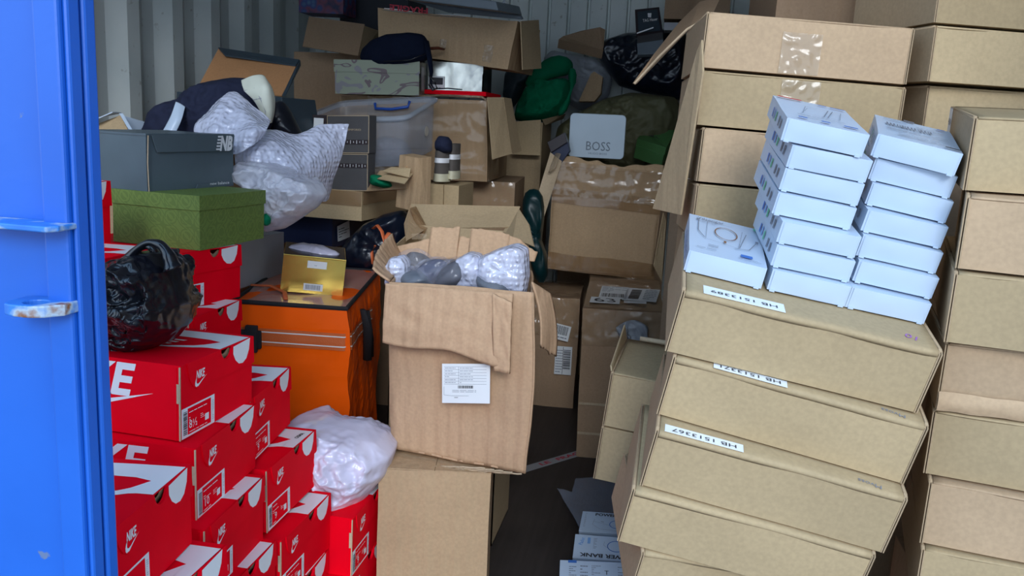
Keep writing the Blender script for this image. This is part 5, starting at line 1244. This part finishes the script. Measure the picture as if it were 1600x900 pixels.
q = MB(); q.grid(lambda a, b: gP(.04+.60*a, .12*b-.02 if b < .5 else .04, .96+.055*b*(1+.3*math.sin(a*9)))+Vector((0, -.006, 0)), 24, 4, 0); ffr = Frame(gP(.05, 0, .93)+Vector((0, -.014, .006)), gP(.6, 0, .93)-gP(.05, 0, .93), (0, 0, 1)); q.text(ffr.sub(.115, .012, math.pi), 'FRAGILE', .03, .004, 1, bold=.03, w=.17); tag(q.build('fragile_tape', [white_pr, ink_red], gm), 'white tape with red lettering')
q = MB(); q.grid(lambda a, b: gP(.80+.07*a, 0, .1+.35*b)+Vector((0, -.004, 0))+noise.noise_vector(Vector((a*9, b*9, 1)))*.003, 10, 12); q.build('tape', tape_clear, gm, smooth=True); q = MB(); q.grid(lambda a, b: gP(.47+.05*a, 0, .25+.2*b)+Vector((0, -.004, 0))+noise.noise_vector(Vector((a*9, b*9, 5)))*.003, 10, 12); q.build('tape', tape_clear, gm, smooth=True)
q = MB(); q.tube([at(668, 76, 3.46), at(685, 75, 3.46), at(693, 77, 3.50)], [.012, .012, .008], 8, 0, .5); o = q.build('brown_strap', cardboard('brown_leather', (.14, .04, .02)), smooth=True); tag(o, 'dull brown strap end between the waist pack and the banded carton', 'strap')
# grey plastic crate on top
cr0 = thing('plastic_tray', Matrix.Translation(at(735, 15, 3.6)), 'grey translucent plastic tray lying on the banded carton, cut by the top edge', 'tray'); O_ = cr0.location
q = MB(); q.panel([at(640, 1, 3.56)-O_, at(812, 24, 3.48)-O_, at(816, 31, 3.48)-O_, at(700, 20, 3.54)-O_], .02, 0); q.panel([at(645, -14, 3.56)-O_, at(812, 10, 3.48)-O_, at(816, 24, 3.48)-O_, at(650, 3, 3.56)-O_], -.25, 0); q.build('tray_body', grey_pl, cr0, bevel=.004)
q = MB(); q.tube([at(786, 8, 3.45)-O_, at(789, -2, 3.45)-O_], .005, 6); q.tube([at(784, 9, 3.45)-O_, at(785, 20, 3.46)-O_], .003, 6); q.build('clip', rimmat, cr0)
# H: dim open carton at the back left corner
a = at(500, 165, 3.75); hb = thing('open_carton', Matrix.Translation((a.x+.05, 3.92, 0)), 'dim brown open carton in the back left corner with its flap folded down', 'carton')
w, d, h = .36, .32, at(500, 82, 3.76).z; q = MB(); q.softbox(w, d, h, seg=.12, open_top=True, disp=field(85, .003, 3.)); q.build('body', kraft_dark, hb, solid=.004)
pf('front_flap', [(473, 73, 3.62), (560, 88, 3.60), (570, 39, 3.74), (483, 27, 3.76)], kraft_dark, hb, Z0)
pf('right_flap', [(569, 40, 3.75), (592, 48, 3.9), (590, 78, 3.9), (562, 86, 3.62)], kraft_in, hb, Z0)
q = MB(); q.panel([at(489, 26, 4.05), at(556, 29, 4.05), at(557, -40, 4.05), at(489, -40, 4.05)], .16); o = q.build('patterned_bag', 'floral_print'); tag(o, 'dark blue and red flower-patterned bag at the top edge, back left', 'bag')
a = at(590, 20, 4.1); q = MB(); q.softbox(.34, .3, .9, seg=.1); o = q.build('black_case', black_mt, mw=Matrix.Translation((a.x-.02, 4.25, a.z-.62))); tag(o, 'black case in the shade between the flower-patterned bag and the banded carton', 'case')

# clear storage bin
bt = thing('storage_bin', Matrix.Translation(at(600, 258, 3.15)), 'clear plastic storage bin with a blue handle, holding crumpled film', 'storage bin'); O_ = bt.location.copy()
RT = [at(464, 187, 3.08), at(634, 184, 3.04), at(684, 153, 3.30), at(534, 160, 3.34)]; RB = [at(490, 262, 3.08), at(630, 260, 3.06), at(681, 232, 3.28), at(540, 236, 3.30)]
def edge(L_, t_):
    i = int(t_*4) % 4; u_ = t_*4-int(t_*4); P0 = L_[i]; P1 = L_[(i+1) % 4]; return P0.lerp(P1, u_)
def rounded(L_, t_, k=.06):
    s_ = Vector(); n = 7
    for j in range(n): s_ += edge(L_, (t_+(j-3)/3*k*.5) % 1.0)
    return s_/n
q = MB(); q.grid(lambda a, b: rounded(RB, a).lerp(rounded(RT, a), b)-O_, 80, 10, closed=True); cb = sum(RB, Vector())/4
q.grid(lambda a, b: cb.lerp(rounded(RB, a), b)-O_, 80, 6, closed=True); q.build('tub', binmat, bt, smooth=True, solid=.003)
q = MB(); ring = [rounded(RT, i/80)-O_ for i in range(81)]; ct = sum(RT, Vector())/4-O_
q.grid(lambda a, b: (lambda p: p+(p-ct).normalized()*.012*math.sin(b*math.pi)+Vector((0, 0, .006-.020*b)))(ring[int(round(a*80))]), 80, 5); q.build('rim', rimmat, bt, smooth=True, solid=.002)
q = MB(); h0, h1 = at(586, 161, 3.31)-O_, at(640, 158, 3.29)-O_; q.tube([h0, h0+Vector((.004, -.005, -.022)), h0.lerp(h1, .5)+Vector((0, -.008, -.028)), h1+Vector((-.004, -.005, -.022)), h1], .006, 8); q.build('handle', blue_pl, bt, smooth=True)
q = MB(); c0 = at(665, 205, 3.195)-O_; fr = Frame(c0, at(684, 200, 3.30)-at(634, 205, 3.04), (0, 0, 1)); q.prism(fr, [(.016*math.cos(2*math.pi*i/24), .019*math.sin(2*math.pi*i/24)) for i in range(24)], .004, .005); q.build('round_sticker', sticker, bt)
o = mound('crumpled_film', [(575, 250), (578, 225), (600, 213), (625, 218), (640, 235), (645, 250), (620, 257), (595, 258)], 3.14, .06, clearpoly, seed=19, amp=.03, scale=12, nu=60, nv=20); tag(o, 'crumpled film inside the clear storage bin', 'plastic film')
# flat carton with tape and the dark blue shoe box below
M, w, d, h = pose('S'); s1 = thing('flat_taped_carton', M, 'flat pale brown taped carton carrying the two dark watch boxes', 'carton'); F = faces(w, d, h)
sf = field(88, .003, 5.); q = MB(); q.softbox(w, d, h, seg=.04, disp=sf); q.build('body', kraft_pale, s1)
q = MB(); q.grid(lambda a, b: Vector(((a-.5)*w*1.002, -d/2-.004, h*(.5+.5*b))), 30, 4); q.grid(lambda a, b: Vector((w/2+.006+.002*noise.noise(Vector((a*9, b*3, 0))), (a-.5)*d, h*(.55+.45*b))), 30, 4); q.build('tape', tape, s1, smooth=True)
M, w, d, h = pose('DB'); db, F = lid_box(M, w, d, h, 'navy shoe box with a white size label, under the flat taped carton', 'shoe box', 'navy_board', 'navy_shoe_box', .45, seed=6)
q = MB(); fr = F['R'].sub(.075, h*.45, .10); q.prism(fr, [(-.045, -.030), (.045, -.030), (.045, .036), (-.045, .030)], .004, .0046, 0); lines(q, fr, -.038, -.02, .038, .02, 4, 1, rndn, .0052); q.build('size_label', [label_w, ink], db)
o = mound('black_shiny_bag', [(528, 395), (545, 372), (570, 350), (600, 335), (632, 328), (640, 345), (636, 380), (610, 410), (580, 430), (545, 425)], 2.93, .06, liner, seed=20, amp=.03, scale=8, nu=80, nv=26); tag(o, 'shiny black plastic bag between the navy shoe box and the large open carton', 'plastic bag')
os_ = thing('orange_strap', Matrix.Translation(at(600, 370, 2.35)), 'two orange strap ends sticking up behind the left flap of the large open carton', 'strap'); O_ = os_.location
q = MB(); q.tube([at(583, 357, 2.40)-O_, at(590, 352, 2.38)-O_, at(597, 362, 2.36)-O_, at(601, 380, 2.35)-O_, at(603, 395, 2.36)-O_], .006, 8, 0, .4); q.tube([at(608, 364, 2.37)-O_, at(604, 372, 2.36)-O_, at(603, 392, 2.35)-O_], [.008, .011, .010], 8, 0, .4); q.tube([at(586, 384, 2.36)-O_, at(581, 395, 2.36)-O_, at(583, 412, 2.36)-O_], [.008, .010, .010], 8, 0, .4); q.build('webbing', orange_str, os_, smooth=True)
# watch boxes
wt = thing('dark_watch_box', Matrix.Translation(at(545, 238, 3.01)), 'dark grey box with white dashes, upper of the two under the bubble wrap', 'box', 'two dark grey watch boxes'); 
def watchbox(t, P4, dash, txt):
    O_ = t.matrix_world.translation; P4 = [at(*p)-O_ for p in P4]; fr = Frame(P4[0], P4[1]-P4[0], P4[3]-P4[0]); W0 = (P4[1]-P4[0]).length; H0 = (P4[3]-P4[0]).length
    q = MB(); q.prism(fr, [(0, 0), (W0, 0), (W0, H0), (0, H0)], -.055, 0); q.build('body', charcoal, t, bevel=.002)
    q = MB(); q.rect(fr, .002, H0*dash-.008, W0-.002, H0*dash+.008, .002, 0)
    for i in range(9): q.rect(fr, W0*(.34+.073*i), H0*dash-(.006 if i % 2 else .003), W0*(.34+.073*i)+.002, H0*dash+(.006 if i % 2 else .003), .0026, 1)
    q.stroke(fr, [(.002, .002), (W0-.002, .002), (W0-.002, H0-.002), (.002, H0-.002)], .0022, .0022, 2, True)
    if txt: q.text(fr.sub(W0*.66, H0*.62), txt, .01, .003, 2, w=.05)
    q.build('front_print', [choc, white_pr, kraft_edge], t)
watchbox(wt, [(511, 239, 3.00), (577, 240, 2.98), (578, 182, 2.98), (511, 180, 3.00)], .30, 'EMPORIO')
w2 = thing('dark_watch_box', Matrix.Translation(at(545, 297, 3.01)), 'dark grey box with white dashes, lower one standing on the flat taped carton', 'box', 'two dark grey watch boxes')
watchbox(w2, [(512, 297, 3.00), (575, 299, 2.98), (577, 241, 2.98), (512, 239.5, 3.00)], .68, None)
q = MB(); q.panel([at(485, 239, 3.005), at(509, 240, 3.0), at(510, 180, 3.0), at(487, 179, 3.005)], -.05, 0); q.panel([at(490, 200, 3.0), at(505, 201, 2.996), at(506, 185, 2.996), at(491, 184, 3.0)], .002, 1); o = q.build('black_gift_box', [choc, label_w]); tag(o, 'black box with a square white sticker, left of the upper dark grey box', 'box')
# small items right of the flat carton
t = thing('small_open_carton', Matrix.Translation(at(655, 320, 2.95)), 'small brown carton with ragged flaps beside the clear bin', 'carton'); O_ = t.location
q = MB(); q.panel([at(578, 300, 2.92)-O_, at(642, 296, 2.84)-O_, at(672, 302, 2.95)-O_, at(674, 246, 2.95)-O_, at(655, 246, 2.9)-O_, at(640, 262, 2.84)-O_, at(600, 268, 2.9)-O_][::-1], -.02, 0)
q.panel([at(647, 330, 2.80)-O_, at(672, 334, 2.86)-O_, at(674, 245, 2.86)-O_, at(654, 247, 2.80)-O_], -.10, 0); q.build('body', kraft_flute, t)
q = MB(); q.panel([at(598, 268, 2.82)-O_, at(640, 278, 2.76)-O_, at(642, 264, 2.8)-O_, at(612, 262, 2.84)-O_], .003, 0); q.panel([at(590, 280, 2.82)-O_, at(632, 288, 2.74)-O_, at(645, 272, 2.8)-O_, at(612, 270, 2.84)-O_], .003, 0); q.build('flap', kraft_pale, t)
o = mound('green_packaging', [(578, 288), (580, 272), (592, 274), (610, 284), (618, 292), (600, 294)], 2.86, .03, green_felt, seed=22, amp=.015, scale=20, nu=40, nv=12); tag(o, 'scrap of green packaging right of the lower dark grey box', 'packaging')
# socks pair standing on the small pale carton
for i, (x0, x1, y0, y1, Yq, lb) in enumerate([(673, 697, 236, 284, 2.98, 'left one of a pair of grey slipper boots with white bands'), (696, 712, 230, 280, 3.01, 'right one of a pair of grey slipper boots with white bands')]):
    c0 = at((x0+x1)/2, y1, Yq); hh = at(x0, y0, Yq).z-c0.z; rw = (at(x1, y1, Yq).x-at(x0, y1, Yq).x)/2
    t = thing('slipper_boot', Matrix.Translation(c0), lb, 'boot', 'pair of grey slipper boots')
    def prof(z0_, z1_, k0, k1, nm, mt, wob=.002):
        q = MB(); q.grid(lambda a, b: (math.cos(2*math.pi*a)*rw*(k0+(k1-k0)*b)+wob*noise.noise(Vector((a*3, b*3, i))), .05+math.sin(2*math.pi*a)*.05*(k0+(k1-k0)*b), hh*(z0_+(z1_-z0_)*b)), 28, 6, closed=True); q.poly([(math.cos(2*math.pi*k/28)*rw*k1, .05+math.sin(2*math.pi*k/28)*.05*k1, hh*z1_) for k in range(28)]); return q.build(nm, mt, t, smooth=True)
    prof(0, .26, 1.04, 1.02, 'sole', cream); prof(.26, .62, .97, .93, 'shaft', grey_cl); prof(.62, .78, .97, .96, 'white_band', white_pr); prof(.78, 1.12, .92, .9, 'cuff', grey_cl)
o = mound('navy_sock', [(680, 222), (686, 212), (700, 214), (706, 222), (706, 238), (694, 240), (680, 234)], 3.0, .03, wool, seed=23, amp=.01, scale=14, nu=40, nv=12); tag(o, 'ribbed navy wool sock stuffed into the grey slipper boots', 'sock')
a0, a1_ = at(666, 287, 2.97), at(693, 289, 2.97); q = MB(); hB = .13; q.box(a0.x, 2.97, a0.z-hB, a1_.x, 3.12, a0.z); q.box(a1_.x+.001, 2.975, a0.z-hB, a1_.x+.055, 3.2, a0.z-.001); o = q.build('small_carton', kraft, bevel=.001); tag(o, 'small plain brown carton under the grey slipper boots', 'carton')

# open slate box, jacket and wraps above the slate shoe box
dl = thing('open_slate_shoe_box', Matrix.Translation(at(365, 200, 2.9)), 'dark slate shoe box with its brown-lined lid flipped open, behind the navy jacket', 'shoe box'); O_ = dl.location
q = MB(); q.panel([at(342, 77, 3.12)-O_, at(310, 137, 2.92)-O_, at(441, 151, 2.88)-O_, at(467, 96, 3.08)-O_], .004, 0); q.build('lid', orange_in, dl)
q = MB(); q.panel([at(341, 76, 3.12)-O_, at(468, 95, 3.08)-O_, at(462, 104, 3.04)-O_, at(352, 88, 3.05)-O_], -.005, 0); q.panel([at(468, 94, 3.08)-O_, at(469, 102, 3.08)-O_, at(445, 150, 2.87)-O_, at(440, 150, 2.87)-O_], -.003, 0); q.build('lid_flange', slate_dk, dl)
q = MB(); q.panel([at(276, 143, 2.92)-O_, at(312, 145, 2.90)-O_, at(440, 152, 2.84)-O_, at(450, 215, 2.84)-O_, at(276, 205, 2.92)-O_], .20, 0); q.build('body', slate_dk, dl, bevel=.002)
o = mound('navy_jacket', [(228, 208), (240, 180), (262, 165), (285, 155), (305, 140), (330, 128), (365, 122), (390, 123), (405, 140), (425, 160), (426, 185), (415, 215), (380, 235), (320, 240), (260, 235), (232, 225)], 2.62, .09, wool, seed=24, amp=.045, scale=7, nu=140, nv=44, fine=.003, centre=(330, 190))
tag(o, 'dark navy jacket bundled above the slate grey shoe box', 'jacket')
q = MB(); 
def ql(a, b):
    p = [(381, 126), (410, 122), (424, 145), (426, 178), (418, 192), (412, 170), (398, 150), (384, 140)]
    return None
ctl = [[(380, 128, 2.50), (395, 122, 2.49), (409, 121, 2.50), (413, 126, 2.52)], [(384, 142, 2.47), (400, 138, 2.46), (415, 136, 2.46), (421, 138, 2.50)], [(399, 156, 2.46), (409, 154, 2.45), (419, 152, 2.46), (426, 155, 2.50)], [(411, 175, 2.47), (417, 174, 2.46), (422, 174, 2.47), (425, 176, 2.50)], [(416, 190, 2.48), (418, 191, 2.48), (420, 191, 2.48), (421, 191, 2.50)]]
o = sheet('quilted_lining', ctl, quilt, nu=30, nv=40, amp=.002, scale=8, seed=4, solid=.008)
o.parent = [x for x in bpy.data.objects if x.name.startswith('navy_jacket')][0]; tag(o, 'white quilted lining')
q = MB()
for k in range(7):
    j = k/6; c_ = [ctl[i][min(3, int(j*3))] for i in range(5)]; c2 = [ctl[i][min(3, int(j*3)+1)] for i in range(5)]; u_ = j*3-int(j*3)
    q.tube([at(*c_[i]).lerp(at(*c2[i]), u_)+Vector((0, -.009, 0)) for i in range(5)], .0016, 5)
for i in range(1, 5): q.tube([at(*p)+Vector((0, -.009, 0)) for p in ctl[i]], .0016, 5)
s_ = q.build('quilt_stitching', grey_bd); s_.parent = o
o = sheet('white_card_strip', [[(275, 160, 2.50), (282, 163, 2.50), (289, 168, 2.50)], [(268, 182, 2.46), (276, 185, 2.45), (284, 186, 2.46)], [(255, 206, 2.44), (264, 207, 2.43), (274, 208, 2.44)]], white_bd, nu=12, nv=20, amp=.001, solid=.003); tag(o, 'white card strip sticking up out of the navy jacket', 'card')
o = mound('black_leather_boot', [(424, 190), (428, 160), (440, 157), (452, 175), (462, 195), (471, 213), (455, 220), (430, 222), (418, 212)], 2.72, .05, black_lea, seed=26, amp=.012, scale=8, nu=70, nv=20, crease=True); tag(o, 'black leather boot shaft right of the navy jacket', 'boot')
# open white box far left
ow = thing('open_white_box', Matrix.Translation(at(190, 200, 2.5)), 'white box with its brown inside showing, far left against the ribbed wall', 'box'); O_ = ow.location
q = MB(); q.panel([at(143, 190, 2.45)-O_, at(176, 176, 2.5)-O_, at(190, 177, 2.6)-O_, at(146, 186, 2.6)-O_], .003, 0); q.panel([at(186, 177, 2.52)-O_, at(192, 177, 2.52)-O_, at(207, 203, 2.44)-O_, at(201, 202, 2.44)-O_], .004, 0); q.panel([at(194, 181, 2.56)-O_, at(232, 192, 2.66)-O_, at(225, 215, 2.62)-O_, at(205, 215, 2.5)-O_], .003, 0); q.build('white_flap', white_bd, ow)
q = MB(); q.panel([at(146, 196, 2.5)-O_, at(188, 180, 2.54)-O_, at(200, 203, 2.48)-O_, at(146, 206, 2.46)-O_], .05, 0); q.build('inside', kraft_in, ow)
# bubble wrap sheets and the grey poly bag
o = sheet('bubble_wrap_sheet', [[(352, 152, 2.36), (366, 144, 2.36), (384, 158, 2.36), (398, 172, 2.36), (424, 194, 2.36)], [(325, 175, 2.30), (345, 170, 2.28), (375, 178, 2.28), (400, 190, 2.28), (423, 196, 2.30)], [(305, 208, 2.24), (330, 205, 2.22), (360, 208, 2.22), (395, 210, 2.22), (418, 206, 2.26)], [(330, 235, 2.22), (350, 240, 2.20), (375, 240, 2.20), (395, 230, 2.22), (410, 215, 2.26)]], bubble, nu=110, nv=90, amp=.018, scale=8, seed=31)
tag(o, 'pointed sheet of bubble wrap standing up behind the NB logo', 'bubble wrap')
o = sheet('bubble_wrap_sheet', [[(372, 215, 2.36), (400, 206, 2.36), (430, 205, 2.38), (465, 214, 2.44), (505, 196, 2.50), (545, 197, 2.56)], [(368, 235, 2.28), (400, 232, 2.26), (435, 235, 2.30), (470, 240, 2.36), (505, 235, 2.44), (538, 228, 2.52)], [(370, 262, 2.26), (402, 265, 2.24), (438, 268, 2.26), (470, 270, 2.32), (500, 270, 2.40), (526, 268, 2.50)], [(385, 290, 2.26), (410, 295, 2.25), (445, 300, 2.27), (470, 305, 2.32), (495, 312, 2.40), (512, 315, 2.50)]], bubble, nu=160, nv=100, amp=.016, scale=8, seed=33)
tag(o, 'wide sheet of bubble wrap draped in front of the dark grey watch boxes', 'bubble wrap')
o = mound('milky_plastic_bag', [(366, 262), (380, 252), (420, 256), (455, 272), (480, 280), (500, 288), (510, 305), (495, 325), (470, 342), (445, 358), (415, 364), (420, 335), (418, 300), (395, 300), (372, 285)], 2.22, .06, polybag, seed=35, amp=.05, scale=10, nu=140, nv=56, fine=.002, centre=(440, 312)); tag(o, 'crumpled milky plastic bag right of the green patterned box', 'plastic bag')
o = mound('green_ball', [(413, 333), (420, 334), (423, 342), (420, 352), (413, 354)], 2.14, .02, green_felt, seed=1, amp=.001, nu=24, nv=10, crease=False); tag(o, 'small green round thing peeking out behind the green patterned box', 'ball')
# floor: tape, bubble wrap
q = MB(); a, b = at(836, 728, 3.1), at(908, 708, 3.1)
def floorpt(px, py): 
    v = CAMROT @ Vector(((px-800)/FPX, 1, -(py-450)/FPX)); k = -EYE/v.z; return Vector((v.x*k, v.y*k, 0))
a, b = floorpt(815, 735), floorpt(912, 706); u_ = (b-a); L = u_.length; fr = Frame(a, u_, Vector((-u_.y, u_.x, 0)))
q.prism(fr, [(0, -.022), (L, -.022), (L, .022), (0, .022)], .0005, .0013, 0); q.text(fr.sub(L*.36, 0), 'LE', .03, .002, 1, bold=.03, w=.05); q.text(fr.sub(L*.75, 0), 'FRAGI', .03, .002, 1, bold=.03, w=.13)
o = q.build('fragile_tape', [grey_bd, ink_red]); tag(o, 'strip of FRAGILE tape stuck to the dark floor', 'tape')
pts = [(870, 770), (892, 758), (940, 752), (965, 758), (985, 775), (994, 800), (1000, 835), (960, 850), (905, 835), (890, 800)]
def fs_(a, b):
    top = [(870, 769), (893, 775), (899, 753), (940, 751), (970, 768), (985, 790)]; bot = [(905, 830), (915, 838), (930, 842), (950, 845), (975, 845), (1000, 845)]
    u = a*5; i = min(4, int(u)); u -= i; x0, y0 = top[i][0]*(1-u)+top[i+1][0]*u, top[i][1]*(1-u)+top[i+1][1]*u; x1, y1 = bot[i][0]*(1-u)+bot[i+1][0]*u, bot[i][1]*(1-u)+bot[i+1][1]*u
    p = floorpt(x0*(1-b)+x1*b, y0*(1-b)+y1*b); p.z = .008+.010*abs(creased(p, 3, 7, 1)); return p
q = MB(); q.grid(fs_, 60, 40); o = q.build('bubble_wrap_sheet', bubble_dk, smooth=True, solid=.003); tag(o, 'grey bubble wrap sheet lying on the dark floor behind the power bank boxes', 'bubble wrap')

q = MB(); q.box(-.185, 2.16, 0, -.02, 2.42, .052); o = q.build('power_bank_box', white_bd, bevel=.001); tag(o, 'white box hidden beneath the three power bank boxes on the floor', 'box', 'power bank boxes on the floor')
# ------------------------------------------------------------------ far boxes along the top edge
def simple_box(px, Y, w, d, h, label, mat, tp=False):
    a = at(*px, Y); M = Matrix.Translation((a.x+w/2, Y+d/2, a.z)); return carton_simple(M, w, d, h, label, mat, None)
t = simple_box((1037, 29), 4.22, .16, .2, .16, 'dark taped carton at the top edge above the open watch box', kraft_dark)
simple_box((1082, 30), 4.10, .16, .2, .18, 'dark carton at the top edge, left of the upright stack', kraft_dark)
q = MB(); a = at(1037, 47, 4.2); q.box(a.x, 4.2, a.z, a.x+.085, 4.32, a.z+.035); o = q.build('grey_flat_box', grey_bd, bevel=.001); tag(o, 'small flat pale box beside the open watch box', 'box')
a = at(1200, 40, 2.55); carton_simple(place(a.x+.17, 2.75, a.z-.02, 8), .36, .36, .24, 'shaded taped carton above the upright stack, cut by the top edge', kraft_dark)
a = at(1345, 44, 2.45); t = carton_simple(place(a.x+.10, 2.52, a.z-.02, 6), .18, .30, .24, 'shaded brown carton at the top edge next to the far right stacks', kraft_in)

# ------------------------------------------------------------------ what carries it all, outside or behind the picture
def under(x0, x1, y0, y1, z1, label, z0=0.):
    carton_simple(Matrix.Translation(((x0+x1)/2, (y0+y1)/2, z0)), x1-x0, y1-y0, z1-z0, label, kraft_dark, 'plain cartons carrying the heaps')
def base_of(key, s=1.):
    M, w, d, h = pose(key, s); p = M.translation; return p.x, p.y, p.z
def under_key(key, w, d, label, s=1., dz=0.):
    x, y, z = base_of(key, s); pile(x, y, z-.002+dz, w, d, label)
under_key('N12', .33, .22, 'plain carton under the lowest shoe box beside the rightmost column', 1.01)
under_key('N11', .33, .22, 'plain carton under the rightmost shoe boxes', 1.09)
under_key('N6', .33, .22, 'plain carton under the column below the black bag')
under_key('N5', .33, .22, 'plain carton under the nearest shoe boxes')
x, y, z = base_of('N14'); pile(x, y, z-.002, .33, .22, 'tall plain carton under the shoe boxes that carry the green box')
x, y, z = base_of('N1'); pile(x-.352, y+.10, base_of('N15')[2]-.002, .33, .33, 'tall plain carton at the far left behind the nearest shoe boxes')
x, y, z = base_of('E9'); pile(x, y, z-.003, .36, .28, 'tall plain carton under the far right stack')
x, y, z = base_of('E2'); pile(x, y, z-.003, .36, .28, 'tall plain carton under the rear right stack')
x, y, z = base_of('A4'); pile(.25, y+.01, .842, .27, .27, 'tall plain carton under the upright stack')
x, y, z = base_of('V2'); pile(.055, y, z-.012, .085, .25, 'plain carton under the two small cartons')
x, y, z = base_of('DB'); pile(x, y+.02, z-.002, .34, .24, 'tall plain carton behind the orange bag')
x, y, z = base_of('Q', 1.08); pile(x, y, z-.002, .38, .32, 'tall plain carton behind the open carton with standing flaps')
x, y, z = base_of('M', 1.08); pile(x-.19, y-.03, z-.002, .24, .34, 'tall plain carton under the taped carton')
x, y, z = base_of('U'); pile(x+.06, 3.99, .61, .19, .24, 'plain carton under the banded open carton')
pile(.34, 4.42, 1.78, .56, .38, 'very tall plain carton in the back right corner', group=None)
pile(-.28, 4.46, .96, .52, .40, 'plain carton under the olive jacket')
pile(.53, 2.75, at(1200, 40, 2.55).z-.022, .42, .36, 'tall plain carton behind the upright stack')
pile(.21, 2.18, at(1063, 330, 2.12).z-.002, .33, .21, 'plain carton under the wedged red shoe boxes')
pile(-1.74, 2.62, 1.10, .50, .50, 'tall plain carton against the ribbed wall')
